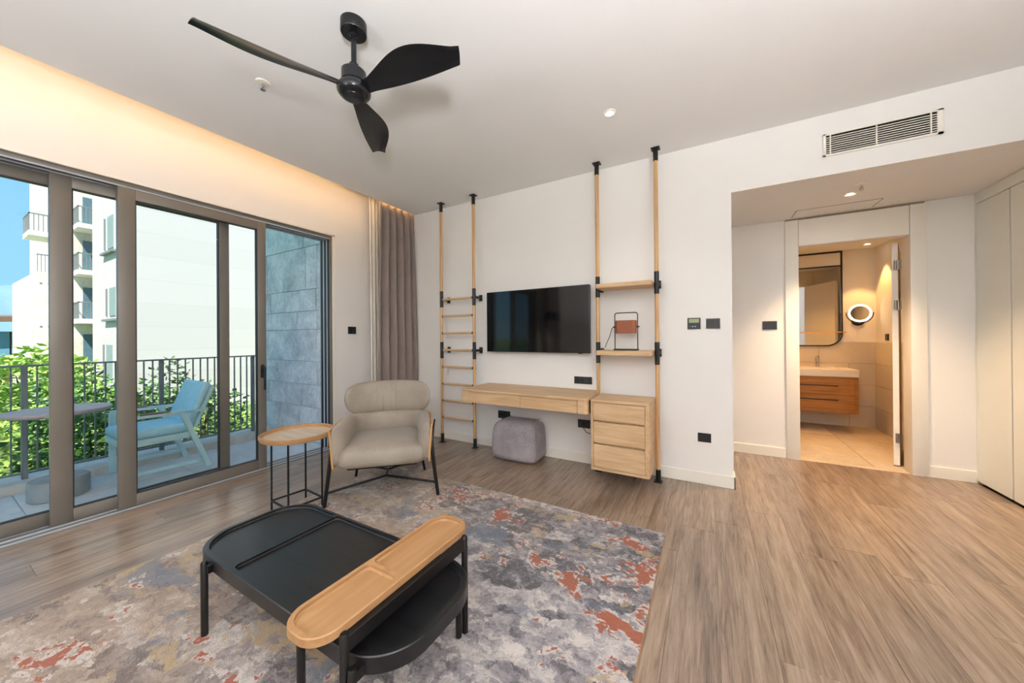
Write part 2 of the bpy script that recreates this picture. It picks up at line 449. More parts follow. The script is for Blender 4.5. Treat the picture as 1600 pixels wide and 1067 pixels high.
def clad_mat():
    m, nt, b = mk('white_cladding'); v = coords(nt, 'Position', rot=(R(90), 0, R(90)))
    br = node(nt, 'ShaderNodeTexBrick'); nt.links.new(v, br.inputs['Vector'])
    br.inputs['Scale'].default_value = 1; br.inputs['Brick Width'].default_value = 1.3; br.inputs['Row Height'].default_value = .62
    br.inputs['Mortar Size'].default_value = .012
    br.inputs['Color1'].default_value = lin((204, 200, 198)); br.inputs['Color2'].default_value = lin((200, 196, 194)); br.inputs['Mortar'].default_value = lin((190, 187, 185))
    nt.links.new(br.outputs['Color'], b.inputs['Base Color']); setp(b, rough=.9); return m
M['clad'] = clad_mat()
def leaf_mat(name, c1, c2):
    m, nt, b = mk(name)
    v = coords(nt, 'Position'); n = noise(nt, v, 9, 2)
    nt.links.new(ramp(nt, n, [(.3, lin(c1)), (.7, lin(c2))]), b.inputs['Base Color'])
    setp(b, rough=.45); b.inputs['Subsurface Weight'].default_value = 0
    return m
M['leafd'] = leaf_mat('dark_glossy_leaf', (52, 92, 46), (106, 148, 78))
M['leafl'] = leaf_mat('bright_leaf', (120, 160, 62), (176, 204, 104))

# ------------------------------------------------------------------ room numbers
XW, XWO = -3.55, -3.76        # window wall, inner and outer face
YT = 3.21                     # television wall
YH, YHO = 4.26, 4.38          # hall back wall
XR = 1.87                     # wardrobe fronts / right wall
YB = -2.6                     # wall behind the camera
ZC, ZH = 2.75, 2.32           # ceiling, hall ceiling
WY0, WY1, WZ = -1.30, 2.341, 2.326

# ------------------------------------------------------------------ structure
fl = struct('floor', B(XWO, XR+.6, YB, YH+.06, -.16, -.009), M['gap'])
pm = B(0, 1, 0, 1, -.0085, 0).bm
PW, PL = .1885, 1.26
plank_me = bpy.data.meshes.new('plank')
mbp = MB(); mbp.box(0, PW-.0012, 0, 1, -.0085, 0); mbp.bm.to_mesh(plank_me); plank_me.materials.append(M['plank'])
x = XW; row = 0
while x < XR-.01:
    y = YB - random.choice((0, .31, .58, .84, 1.1))
    while y < YH:
        y0, y1 = max(y, YB), min(y+PL-.0014, YH+.04)
        if y1-y0 > .04:
            p = bpy.data.objects.new('plank', plank_me); COL.objects.link(p)
            p.location = (x, y0, 0); p.scale = (min(1, (XR-x)/PW), y1-y0, 1); p.parent = fl
        y += PL
    x += PW; row += 1

ce = MB(); ce.box(-3.2, XR+.6, YB, YT+.02, ZC, ZC+.04)
struct('ceiling', ce, M['ceil'])
struct('ceiling_slab', B(XWO-.1, XR+.8, YB-.2, 6.5, 3.04, 3.30), M['ceil'])
# curtain pocket lip that hides the light strip
struct('trim_1', B(-3.215, -3.2, YB, YT+.02, ZC, ZC+.055), M['ceil'])
ww = MB(); ww.box(XWO, XW, WY1, YT+.14, -.1, 3.04); ww.box(XWO, XW, YB, WY0, -.1, 3.04); ww.box(XWO, XW, WY0, WY1, WZ, 3.04)
ww.box(XWO, XW-.04, WY0, WY1, -.16, -.012)
struct('wall_left', ww, M['wall'])
wt = MB(); wt.box(XWO, .165, YT, YT+.13, -.1, 3.04)
wt.box(.165, XR+.6, YT, YT+.13, ZH, 3.04)
struct('wall_front', wt, M['wall'])
struct('wall_back', B(XWO, XR+.7, YB-.15, YB, -.1, 3.04), M['wall'])
struct('wall_right', B(XR+.58, XR+.8, YB-.15, 6.4, -.1, 3.04), M['wall'])
struct('wall_right_room', B(XR, XR+.58, YB, 2.58, -.0, 3.04), M['wall'])
struct('ceiling_hall', B(-.7, XR+.6, YT+.13, YH, ZH, ZH+.05), M['ceil'])
wh = MB(); wh.box(-.75, .757, YH, YHO, -.1, 3.04); wh.box(1.505, XR+.6, YH, YHO, -.1, 3.04); wh.box(.757, 1.505, YH, YHO, 2.05, 3.04)
struct('wall_hall', wh, M['wall'])
struct('wall_hall_left', B(-.75, -.6, YT+.12, YH+.02, -.1, 3.04), M['wall'])
struct('baseboard_front', B(-3.2, .178, YT-.013, YT, 0, .095, .003), M['white'])
struct('baseboard_corner', B(.165, .178, YT-.013, YT+.143, 0, .095, .003), M['white'])
bh = MB(); bh.box(-.6, .655, YH-.013, YH, 0, .095, .003); bh.box(1.599, XR, YH-.013, YH, 0, .095, .003)
struct('baseboard_hall', bh, M['white'])
struct('baseboard_window', B(XW, XW+.013, WY1+.02, 3.19, 0, .095, .003), M['white'])

# bathroom shell
BX, BY = 1.86, 6.12
wb = MB(); wb.box(.1, BX+.1, BY, BY+.12, -.1, 2.6); wb.box(BX, BX+.1, YHO, BY+.1, -.1, 2.6); wb.box(.0, .1, YHO, BY+.1, -.1, 2.6)
struct('wall_bathroom', wb, M['wall'])
struct('ceiling_bathroom', B(.05, BX+.1, YHO-.05, BY+.1, 2.305, 2.4), M['ceil'])
bf = struct('floor_bathroom', B(.05, BX+.1, YH+.02, BY+.1, -.1, -.006), M['grout'])
for i in range(3):
    for j in range(4):
        x0 = .1+i*.6; y0 = YH+.04+j*.6
        x1, y1 = min(x0+.596, BX), min(y0+.596, BY)
        if x1 > x0+.02 and y1 > y0+.02: B(x0, x1, y0, y1, -.006, .001, .001, 1).build('floor_tile', M['bfloor'], bf, flat=True)
tw = struct('wall_tiles', B(.1, BX, BY-.004, BY, 0, 1.1), M['grout'])
for j in range(4):
    for i in range(4):
        x0 = .1+i*.6+(.3 if j % 2 else 0); z0 = .002+j*.275
        a, b = max(x0-.3, .1), min(x0+.296, BX-.012)
        if b-a > .03: B(a, b, BY-.012, BY-.004, z0, z0+.272, .0015, 1).build('wall_tile', M['btile'], tw, flat=True)
tw2 = struct('wall_tiles_side', B(BX-.004, BX, YHO+.01, BY-.012, 0, 1.1), M['grout'])
for j in range(4):
    for i in range(3):
        y0 = YHO+.02+i*.59
        B(BX-.012, BX-.004, y0, min(y0+.586, BY-.013), .002+j*.275, .274+j*.275, .0015, 1).build('wall_tile', M['btile'], tw2, flat=True)

# door casing of the bathroom
dr = tag(empty('door_1', (1.13, YH, 0)), kind='structure')
B(.656, .759, YH-.022, YHO+.01, 0, 2.302, .003).build('casing', M['white'], dr)
B(1.503, 1.599, YH-.022, YHO+.01, 0, 2.302, .003).build('casing', M['white'], dr)
B(.762, 1.500, YH-.018, YHO+.01, 2.052, 2.300, .002).build('transom_panel', M['white'], dr)
B(.66, 1.595, YH-.006, YH, 2.303, 2.318).build('shadow_gap', M['gapshade'], dr)  # solid strip; the shade of the gap is put into its colour
B(.757, 1.505, YH-.004, YH+.05, -.004, .004, .001, 1).build('threshold', M['bfloor'], dr)
leaf_dir = R(70)
lm = Matrix.Translation((1.497, 4.44, 0)) @ Matrix.Rotation(leaf_dir, 4, 'Z')
def inleaf(name, x0, x1, y0, y1, z0, z1, mat, par, bev=.002):
    mb = MB(); mb.box(x0, x1, y0, y1, z0, z1, bev, 1); mb.bm.transform(lm); return mb.build(name, mat, par)
leaf = inleaf('door_leaf', 0, .70, .0, .040, .012, 2.03, M['white'], dr)
for z in (.22, 1.42, 1.78):
    mb = MB(); mb.box(1.468, 1.482, 4.424, 4.436, z, z+.085, .001, 1); mb.cyl((1.490, 4.425, z), (1.490, 4.425, z+.085), .007); mb.box(1.494, 1.503, 4.40, 4.43, z, z+.085, .001, 1)
    mb.build('hinge', M['steel'], dr)

# ------------------------------------------------------------------ hall ceiling fittings, grille
th = thing('air_grille', (1.0, YT, 2.45), 'white linear air grille set in the bulkhead above the hall opening', 'air vent')
gx0, gx1, gz0, gz1 = .714, 1.287, 2.449, 2.606
fm = MB(); fm.box(gx0, gx1, YT-.012, YT-.001, 2.594, gz1, .002, 1); fm.box(gx0, gx1, YT-.012, YT-.001, gz0, 2.463, .002, 1)
fm.box(gx0, gx0+.016, YT-.012, YT-.001, gz0, gz1, .002, 1); fm.box(gx1-.028, gx1, YT-.012, YT-.001, gz0, gz1, .002, 1)
fm.build('frame', M['white'], th)
B(gx0+.012, gx1-.02, YT-.002, YT-.0005, gz0+.01, gz1-.01).build('dark_backing', M['ductshade'], th)  # black sheet close behind the slats, painted as the unlit duct
for k in range(8):
    z = 2.4705 + k*.0149
    B(.729, 1.26, YT-.011, YT-.003, z, z+.0050, .001, 1).build('slat', M['white'], th)
for xx in (.752, .985, 1.232):
    B(xx-.003, xx+.003, YT-.013, YT-.004, 2.462, 2.595).build('mullion', M['white'], th)

def downlight(x, y, z, label, power, col, vis=True, spot=110, blend=.6, rad=.03):
    t = thing('downlight', (x, y, z-.012), label, 'downlight')
    MB().lathe([(.034, z-.0), (.042, z-.0), (.042, z-.004), (.033, z-.006), (.030, z-.001)], (x, y), 24, False, False).build('trim_ring', M['white'], t)
    MB().lathe([(.019, z-.001), (.031, z-.001)], (x, y), 24, False, False).build('reflector', M['white'], t)
    MB().lathe([(.0001, z-.0015), (.019, z-.0015)], (x, y), 24, False, False).build('lens', M['lampwhite'], t)
    ld = bpy.data.lights.new('downlight_lamp', 'SPOT'); lo = bpy.data.objects.new('downlight_lamp', ld); COL.objects.link(lo)
    ld.energy = power; ld.color = col; ld.spot_size = R(spot); ld.spot_blend = blend; ld.shadow_soft_size = rad
    lo.parent = t; lo.location = (0, 0, -.012)
    return t
downlight(-.582, 2.423, ZC, 'small round recessed downlight in the main ceiling', W_DOWN, WARM)
downlight(.992, 3.729, ZH, 'small round recessed downlight in the low hall ceiling', W_HALL, HALLC, spot=92, blend=.9)
for (x, y, n) in ((.95, .9, 'over the bare floor near the wardrobe wall'), (1.3, -1.9, 'in the far rear corner of the room'), (-.58, -1.3, 'over the rear seating area'), (-2.4, -1.3, 'near the rear end of the window')):  # unseen downlights added to brighten the room
    downlight(x, y, ZC, 'added unseen ceiling fill downlight '+n, W_DOWN, WARM)

def sprinkler(x, y, z, label):
    t = thing('sprinkler_head', (x, y, z-.05), label, 'sprinkler')
    MB().lathe([(.0001, z), (.038, z), (.036, z-.006), (.014, z-.009)], (x, y), 24, False, True).build('escutcheon', M['white'], t)
    mb = MB(); mb.cyl((x, y, z-.008), (x, y, z-.03), .007); mb.cyl((x-.011, y, z-.024), (x-.004, y, z-.044), .0022, n=6); mb.cyl((x+.011, y, z-.024), (x+.004, y, z-.044), .0022, n=6)
    mb.build('frame', M['chrome'], t)
    MB().lathe([(.0001, z-.046), (.014, z-.046), (.014, z-.044), (.0001, z-.044)], (x, y), 16).build('deflector', M['chrome'], t)
sprinkler(-2.328, 1.081, ZC, 'sprinkler head on the main ceiling beside the fan')
sprinkler(1.004, 3.535, ZH, 'sprinkler head on the low hall ceiling')
hx = thing('access_hatch', (.98, 4.09, ZH-.004), 'flush white access hatch in the hall ceiling above the bathroom door', 'hatch')
mb = MB()
for a in ((.700, 1.265, 3.985, 3.990), (.700, .705, 3.985, 4.2), (1.26, 1.265, 3.985, 4.2)): mb.box(*a, ZH-.001, ZH+.001)
mb.build('joint', M['gap'], hx)
B(.706, 1.259, 3.991, 4.2, ZH-.0025, ZH-.0005, .001, 1).build('panel', M['ceil'], hx)

# ------------------------------------------------------------------ wardrobe
wd = thing('wardrobe', (2.15, 3.45, 0), 'tall white built in wardrobe along the side of the hall', 'wardrobe')
B(XR+.022, XR+.578, 2.585, YH-.002, .03, 2.318).build('carcass', M['ward'], wd)
B(XR+.03, XR+.57, 2.6, YH-.002, .0, .03).build('plinth', M['gap'], wd)
B(XR, XR+.024, 2.585, YH-.002, 2.236, 2.318, .002, 1).build('fascia', M['ward'], wd)
B(XR, XR+.024, YH-.03, YH-.002, .02, 2.234, .002, 1).build('filler_strip', M['ward'], wd)
for a, b in ((3.888, 4.228), (3.24, 3.874), (2.592, 3.226)):
    B(XR, XR+.021, a, b, .018, 2.230, .002, 1).build('door', M['ward'], wd)
B(XR+.010, XR+.022, 3.874, 3.888, .03, 2.23).build('finger_groove', M['fargrey'], wd)

# ------------------------------------------------------------------ sliding glass doors
wf = tag(empty('window_1', (-3.65, .5, 0)), kind='structure')
mb = MB(); mb.box(-3.745, -3.572, WY1-.045, WY1, -.01, WZ, .003); mb.build('jamb', M['alu'], wf)
mb = MB(); mb.box(-3.745, -3.572, WY0, WY0+.045, -.01, WZ, .003); mb.build('jamb', M['alu'], wf)
B(-3.745, -3.572, WY0+.045, WY1-.045, 2.285, WZ, .003).build('head', M['alu'], wf)
B(-3.745, -3.555, WY0+.045, WY1-.045, -.012, .004, .002).build('sill', M['alu'], wf)
for xx in (-3.57, -3.64, -3.71):
    B(xx-.006, xx+.006, WY0+.045, WY1-.045, .004, .012).build('track', M['alul'], wf)
    B(xx-.024, xx-.008, WY0+.045, WY1-.045, .004, .006).build('track_groove', M['alud'], wf)
    B(xx-.024, xx-.008, WY0+.045, WY1-.045, 2.279, 2.2855).build('head_groove', M['alud'], wf)
    B(xx-.006, xx+.004, WY0+.045, WY1-.045, 2.277, 2.2855).build('head_seal', M['alul'], wf)
for xx, m_, ww_ in ((-3.592, 'alud', .022), (-3.62, 'alul', .012), (-3.648, 'alud', .024), (-3.678, 'alul', .014), (-3.71, 'alud', .02)):
    B(xx-ww_/2, xx+ww_/2, WY1-.050, WY1-.0445, .006, 2.284).build('jamb_seal', M[m_], wf)
mb = MB(); mb.box(XW-.02, XW+.002, WY1-.02, WY1+.006, 0, WZ+.006, .002); mb.box(XW-.02, XW+.002, WY0, WY1+.006, WZ-.012, WZ+.006, .002)
mb.build('reveal_lining', M['white'], wf)

def door_leaf(xc, y0, y1, label, st0=.09, st1=.07, handle=False):
    t = thing('sliding_glass_door', (xc, (y0+y1)/2, .012), label, 'sliding door')
    h = .022; zb, zt = .014, 2.276
    B(xc-h, xc+h, y0, y0+st0, zb, zt, .003).build('stile', M['alu'], t)
    B(xc-h, xc+h, y1-st1, y1, zb, zt, .003).build('stile', M['alu'], t)
    B(xc-h, xc+h, y0+st0, y1-st1, 2.203, zt, .003).build('top_rail', M['alu'], t)
    B(xc-h, xc+h, y0+st0, y1-st1, zb, .098, .003).build('bottom_rail', M['alu'], t)
    mb = MB(); g = .0
    for a in ((y0+st0, y0+st0+.006, .098, 2.203), (y1-st1-.006, y1-st1, .098, 2.203)): mb.box(xc-h+.006, xc+h-.006, a[0], a[1], a[2], a[3])
    mb.box(xc-h+.006, xc+h-.006, y0+st0, y1-st1, 2.197, 2.203); mb.box(xc-h+.006, xc+h-.006, y0+st0, y1-st1, .098, .104)
    mb.build('gasket', M['alud'], t)
    gm = MB(); vs = [gm.v(p) for p in ((xc, y0+st0, .098), (xc, y1-st1, .098), (xc, y1-st1, 2.203), (xc, y0+st0, 2.203))]; gm.face(vs)
    gm.build('pane', M['glass'], t, flat=True)
    if handle:
        mb = MB(); mb.prism([(u, v) for u, v in rrect(-.017, .017, -.062, .062, .016)], 0, .006, .001)
        mb.bm.transform(Matrix.Translation((xc+h, y1-.034, .905)) @ Matrix(((0, 0, 1, 0), (1, 0, 0, 0), (0, 1, 0, 0), (0, 0, 0, 1))))
        hp = mb.build('handle_plate', M['alud'], t)
        mb = MB(); mb.cyl((xc+h, y1-.03, .93), (xc+h+.04, y1-.03, .93), .009); mb.box(xc+h+.03, xc+h+.046, y1-.039, y1-.021, .735, .945, .005)
        mb.build('lever', M['alud'], hp)
    return t
door_leaf(-3.590, .745, 1.672, 'sliding glass door with a lever handle beside the open gap', .086, .068, True)
door_leaf(-3.655, .466, 1.414, 'middle sliding glass door half hidden behind the handled one')
door_leaf(-3.718, -.38, .556, 'sliding glass door showing the sky and the distant mountain')
door_leaf(-3.718, -1.25, -.385, 'sliding glass door at the rear end of the window')

# ------------------------------------------------------------------ cove light, curtains
cl = thing('cove_light', (-3.22, .3, 2.80), 'warm light strip glowing in the ceiling recess above the window', 'cove light')
B(-3.226, -3.216, YB+.05, 3.15, 2.782, 2.796).build('light_strip', M['led'], cl)
B(-3.2155, -3.2, YB+.05, 3.15, 2.806, 2.815).build('clip_rail', M['alul'], cl)

def curtain(name, label, mat, y0t, y1t, y0b, y1b, xt, xb, amp_t, amp_b, folds, z0, z1, ph=0, seed=1):
    rng = random.Random(seed)
    N = folds*14; rows = 26
    ks = [rng.uniform(.65, 1.25) for _ in range(folds+1)]
    t = thing(name, (xb, (y0b+y1b)/2, z0), label, 'curtain')
    mb = MB(); grid = []
    for j in range(rows+1):
        q = j/rows; z = z1 + (z0-z1)*q
        g = q**.7
        r = []
        for i in range(N+1):
            s = i/N
            # uneven fold spacing
            a = s*folds
            f0 = int(min(a, folds-.001)); fr = a-f0
            amp = (amp_t*(1-g)+amp_b*g)*(ks[f0]*(1-fr)+ks[f0+1]*fr)
            y = (y0t*(1-g)+y0b*g) + s*((y1t*(1-g)+y1b*g)-(y0t*(1-g)+y0b*g))
            x = (xt*(1-g)+xb*g) + amp*math.sin(2*PI*a+ph) + .25*amp*math.sin(4*PI*a+1.3+2*q)
            y += .012*math.sin(4*PI*a+ph+.6*q)
            r.append(mb.v((x, y, z)))
        grid.append(r)
    for a, b in zip(grid, grid[1:]):
        for i in range(N): mb.face([a[i], a[i+1], b[i+1], b[i]])
    o = mb.build('drape', mat, t, sharp=180)
    so_ = o.modifiers.new('thick', 'SOLIDIFY'); so_.thickness = .004
    # heading tape and track
    mb = MB(); mb.box(xt-.012, xt+.012, y0t-.3 if y0t > 0 else y0t, y1t+.02, z1+.012, z1+.03); mb.build('track', M['white'], t)
    return t
curtain('curtain', 'mauve grey floor length curtain gathered in the corner beside the television wall', M['curtain'], 2.69, 3.185, 2.555, 3.18, -3.255, -3.165, .028, .048, 5, .01, 2.83, .4, 5)
curtain('sheer_curtain', 'white sheer curtain edge peeping out beside the grey curtain', M['sheer'], 2.685, 3.16, 2.70, 3.16, -3.42, -3.42, .018, .024, 10, .01, 2.84, 0, 8)
curtain('curtain', 'mauve grey curtain gathered at the rear end of the window', M['curtain'], -1.95, -1.25, -2.0, -1.2, -3.30, -3.27, .04, .055, 8, .01, 2.83, .4, 3)

# ------------------------------------------------------------------ rug
RX0, RX1, RY0, RY1 = -2.62, -.235, -1.1, 2.262
rg = thing('rug', ((RX0+RX1)/2, .6, 0), 'large abstract rug in grey, cream and rust patches', 'rug')
mb = MB(); mb.prism(rrect(RX0, RX1, RY0, RY1, .012, 3), .004, .0155, .003); mb.build('pile', M['rug'], rg)
mb = MB(); mb.prism(rrect(RX0-.002, RX1+.002, RY0-.002, RY1+.002, .012, 3), .0005, .0085); mb.build('binding', M['rugedge'], rg)
RZ = .0157

# ------------------------------------------------------------------ ladder rack and shelf rack
PY = 3.075; PR = .0165
def pole(par, x, rack_y=PY, sleeves=((1.548, 1.733), (.964, 1.150))):
    p = MB().cyl((x, rack_y, .08), (x, rack_y, 2.68), PR, n=20).build('pole', M['oakz'], par)
    mb = MB(); mb.cyl((x, rack_y, .003), (x, rack_y, .103), PR+.003, n=20); mb.box(x-.032, x+.032, rack_y-.032, rack_y+.032, 0, .006, .002, 1); mb.build('foot_sleeve', M['black'], p)
    mb = MB(); mb.cyl((x, rack_y, 2.645), (x, rack_y, ZC-.004), PR+.003, n=20); mb.box(x-.034, x+.034, rack_y-.034, rack_y+.034, ZC-.008, ZC-.0005, .002, 1); mb.build('ceiling_sleeve', M['black'], p)
    for a, b in sleeves:
        s = MB(); s.cyl((x, rack_y, a), (x, rack_y, b), PR+.003, n=20)
        s.build('sleeve', M['black'], p)
        zc = (a+b)/2
        s = MB(); s.box(x-.013, x+.013, rack_y+.015, YT-.012, zc-.013, zc+.013, .002, 1); s.box(x-.02, x+.02, YT-.014, YT-.0005, zc-.034, zc+.034, .002, 1)
        s.build('wall_bracket', M['black'], p)
    return p
t = thing('ladder_rack', (-2.44, PY, 0), 'oak ladder rack with black joints standing between curtain and television', 'ladder')
X1, X2 = -2.672, -2.214
pole(t, X1); pole(t, X2)
for k in range(8):
    z = 1.636 - k*.1925
    rg_ = MB().cyl((X1+.02, PY, z), (X2-.02, PY, z), .0135, n=14).build('rung', M['oak'], t)
    MB().cyl((X1+.012, PY, z), (X1+.026, PY, z), .0145, n=14).build('rung_collar', M['black'], rg_)
    MB().cyl((X2-.026, PY, z), (X2-.012, PY, z), .0145, n=14).build('rung_collar', M['black'], rg_)
    if k not in (0, 3): MB().cyl((X2+.015, PY-.004, z), (X2+.018, PY-.004, z), .004, n=8).build('screw_head', M['black'], rg_)
t = thing('shelf_rack', (-.61, PY, 0), 'two oak poles with black joints carrying two oak shelves and a lamp', 'shelf')
X3, X4 = -.857, -.367
pole(t, X3); pole(t, X4)
B(-.834, -.389, 2.935, 3.185, 1.612, 1.648, .002, 1).build('shelf', M['oak'], t)
B(-.834, -.389, 2.935, 3.185, 1.040, 1.080, .002, 1).build('shelf', M['oak'], t)

# ------------------------------------------------------------------ television
t = thing('television', (-1.51, 3.14, 1.04), 'black flat screen television mounted on the wall above the desk', 'television')
B(-2.078, -.946, 3.118, 3.160, 1.046, 1.682, .004).build('body', M['blackplastic'], t)
B(-2.073, -.951, 3.1165, 3.119, 1.054, 1.677).build('screen', M['screen'], t)
B(-1.80, -1.22, 3.158, 3.208, 1.15, 1.58, .004).build('wall_mount', M['black'], t)
B(-1.06, -1.02, 3.121, 3.14, 1.040, 1.048, .002, 1).build('sensor_bar', M['blackplastic'], t)

# ------------------------------------------------------------------ desk
t = thing('desk', (-1.48, 2.95, .57), 'wall mounted oak desk with two flat drawers below the television', 'desk')
dy0, dy1, dz0, dz1 = 2.712, YT-.004, .572, .700
def notch(P):
    x1 = max(p[0] for p in P); y1 = max(p[1] for p in P)
    Q = [p for p in P if not (p[0] > x1-.02 and p[1] > y1-.02)]
    i = max(k for k, p in enumerate(Q) if p[0] > x1-.02 and p[1] < y1-.1)
    return Q[:i+1] + [(x1, 3.040), (-.884, 3.040), (-.884, y1)] + Q[i+1:]
mb = MB(); mb.prism(notch(rrect(-2.112, -.846, dy0, dy1, [.004, .03, .004, .004], 6)), dz1-.020, dz1, .0015); mb.build('top', M['oak'], t)
mb = MB(); mb.prism(notch(rrect(-2.110, -.848, dy0+.02, dy1, [.004, .03, .004, .004], 6)), dz0+.004, dz1-.021, 0); mb.build('body', M['oaky'], t)
mb = MB(); mb.box(-2.110, -2.022, dy0+.001, dy0+.022, dz0, dz1-.0215, .002, 1); mb.build('end_panel', M['oak'], t)
mb = MB(); mb.prism(rrect(-.93, -.848, dy0+.001, dy0+.1, [.002, .03, .002, .002], 6), dz0, dz1-.0215, .001); mb.build('end_panel', M['oak'], t)
B(-2.019, -1.462, dy0+.001, dy0+.020, dz0+.001, dz1-.024, .0015, 1).build('drawer_front', M['oak'], t)
B(-1.459, -.933, dy0+.001, dy0+.020, dz0+.001, dz1-.024, .0015, 1).build('drawer_front', M['oak'], t)

# ------------------------------------------------------------------ drawer unit
t = thing('drawer_unit', (-.61, 2.93, .12), 'oak chest of three drawers hung between the two poles', 'drawer unit')
ux0, ux1, uy0, uy1, uz0, uz1 = -.833, -.388, 2.752, 3.10, .128, .692
B(ux0, ux1, uy0, uy1, uz1-.02, uz1, .002, 1).build('top', M['oak'], t)
B(ux0, ux1, uy0, uy1, uz0, uz0+.02, .002, 1).build('bottom', M['oak'], t)
B(ux0, ux0+.019, uy0, uy1, uz0+.02, uz1-.02, .002, 1).build('side', M['oaky'], t)
B(ux1-.03, ux1, uy0, uy1, uz0+.02, uz1-.02, .002, 1).build('side', M['oaky'], t)
B(ux0+.019, ux1-.03, uy0+.03, uy1-.01, uz0+.02, uz1-.02).build('carcass', M['oaky'], t)
for a, b in ((.528, .668), (.348, .514), (.152, .334)):
    B(ux0+.021, ux1-.032, uy0+.002, uy0+.022, a, b, .002, 1).build('drawer_front', M['oak'], t)
mb = MB(); mb.box(ux0+.03, ux0+.09, 2.95, 3.05, .09, uz0); mb.build('bracket', M['black'], t)

# ------------------------------------------------------------------ shelf lamp
t = thing('shelf_lamp', (-.608, 3.05, 1.08), 'small table lamp with a cognac leather band in a black wire frame', 'lamp')
LZ = 1.0805; lx0, lx1, ly = -.703, -.515, 3.05
B(lx0-.004, lx1+.004, ly-.045, ly+.045, LZ, LZ+.012, .003).build('base', M['lampblack'], t)
pts = []
for a in range(0, 10): pts.append((lx0, ly, LZ+.01+(.30-.01)*a/9))
for k in range(1, 7): an = PI-.5*PI*k/6; pts.append((lx0+.02+.02*math.cos(an), ly, LZ+.30+.02*math.sin(an)))
for k in range(0, 7): an = .5*PI-.5*PI*k/6; pts.append((lx1-.02+.02*math.cos(an), ly, LZ+.30+.02*math.sin(an)))
for a in range(1, 10): pts.append((lx1, ly, LZ+.30-(.29)*a/9))
MB().tube(pts, .0042, 8).build('wire_frame', M['lampblack'], t)
mb = MB(); mb.prism(rrect(lx0+.008, lx1-.008, ly-.035, ly+.035, .028, 6), LZ+.145, LZ+.255, .003); mb.build('leather_shade', M['leather'], t)
mb = MB(); mb.cyl((lx0-.014, ly, LZ+.20), (lx0+.01, ly, LZ+.20), .006, n=10); mb.build('pivot_knob', M['lampblack'], t)
mb = MB(); mb.cyl((lx1-.01, ly, LZ+.20), (lx1+.014, ly, LZ+.20), .006, n=10); mb.build('pivot_knob', M['lampblack'], t)
mb = MB(); mb.tube([(lx0-.012, ly, LZ+.20), (lx0-.03, ly+.02, LZ+.19), (lx0-.06, ly+.06, LZ+.12), (lx0-.10, ly+.10, LZ+.05), (lx0-.115, ly+.12, LZ+.02)], .003, 8); mb.build('cord', M['lampblack'], t)

# ------------------------------------------------------------------ pouf
t = thing('pouf', (-1.64, 3.0, 0), 'grey tweed pouf with piped edges tucked under the desk', 'pouf')
def pouf_loops():
    L = []
    for q in [i/14 for i in range(15)]:
        z = .006 + .375*q
        e = 0
        if q < .14: e = .045*(1-math.sqrt(max(0, 1-((.14-q)/.14)**2)))
        if q > .80: e = .060*(1-math.sqrt(max(0, 1-((q-.80)/.20)**2)))
        tx = .012*q + e; ty = .022*q + e*.9
        bulge = .010*math.sin(PI*min(1, q*1.05))
        L.append([(px, py, z) for px, py in rrect(-1.872+tx-bulge, -1.404-tx+bulge, 2.868+ty-bulge, 3.172-ty*.6, .045, 6)])
    return L
mb = MB(); mb.loft(pouf_loops()); mb.build('body', M['pouf'], t, sharp=60)
for sx in (0, 1):
    pts = []
    for L in pouf_loops():
        k = 12 if sx else 3       # front corners of the outline
        pts.append(Vector(L[k]))
    top = pts[-1]
    pts += [top + Vector((0, dy, 0)) for dy in (.06, .12, .18)]
    MB().tube(pts, .0035, 6).build('piping', M['poufside'], t)

# ------------------------------------------------------------------ sockets and switches
def plate_y(name, x0, x1, z0, z1, y, label, cat, holes=0, mat='socketdk', rock=0):
    t = thing(name, ((x0+x1)/2, y, z0), label, cat)
    B(x0, x1, y-.009, y-.0005, z0, z1, .0015, 1).build('plate', M[mat], t)
    h = z1-z0
    for k in range(holes):
        cx = x0+.038+k*.042 if holes > 1 else (x0+x1)/2
        MB().cyl((cx, y-.0105, (z0+z1)/2), (cx, y-.006, (z0+z1)/2), h*.26, n=20).build('outlet', M['blackplastic'], t)
    for k in range(rock):
        w_ = (x1-x0-.012)/rock; a = x0+.006+k*w_
        B(a+.001, a+w_-.001, y-.0115, y-.008, z0+.008, z1-.008, .001, 1).build('rocker', M['blackplastic'], t)
    return t
plate_y('wall_socket', -1.128, -.955, .749, .818, YT, 'dark double wall socket just above the desk top', 'socket', 2)
s2 = plate_y('wall_socket', -1.996, -1.846, .325, .406, YT, 'dark wall socket with a plug behind the pouf', 'socket', 2)
MB().tube([(-1.90, YT-.012, .36), (-1.90, YT-.05, .345), (-1.93, YT-.06, .31), (-1.96, YT-.03, .25)], .004, 8).build('cord', M['blackplastic'], s2)
s3 = plate_y('wall_socket', -1.095, -.976, .331, .409, YT, 'dark wall socket with a black cord beside the drawer unit', 'socket', 1)
MB().tube([(-1.035, YT-.012, .36), (-1.03, YT-.035, .335), (-1.0, YT-.04, .30), (-.95, YT-.035, .29), (-.88, YT-.03, .305), (-.84, YT-.04, .32)], .0035, 8).build('cord', M['blackplastic'], s3)
plate_y('wall_socket', -.081, .014, .339, .411, YT, 'black wall socket low on the bare wall below the thermostat', 'socket', 1, 'blackplastic')
tt = plate_y('thermostat', -.148, -.053, 1.255, 1.346, YT, 'black room thermostat with a small green grey display', 'thermostat', 0, 'blackplastic')
B(-.138, -.064, YT-.0105, YT-.008, 1.306, 1.338, .001, 1).build('display', M['lcd'], tt)
for k, c in enumerate(('leafd', 'alul', 'alul', 'socketdk')):
    MB().cyl((-.128+k*.0185, YT-.0105, 1.276), (-.128+k*.0185, YT-.008, 1.276), .0055, n=12).build('button', M[c], tt)
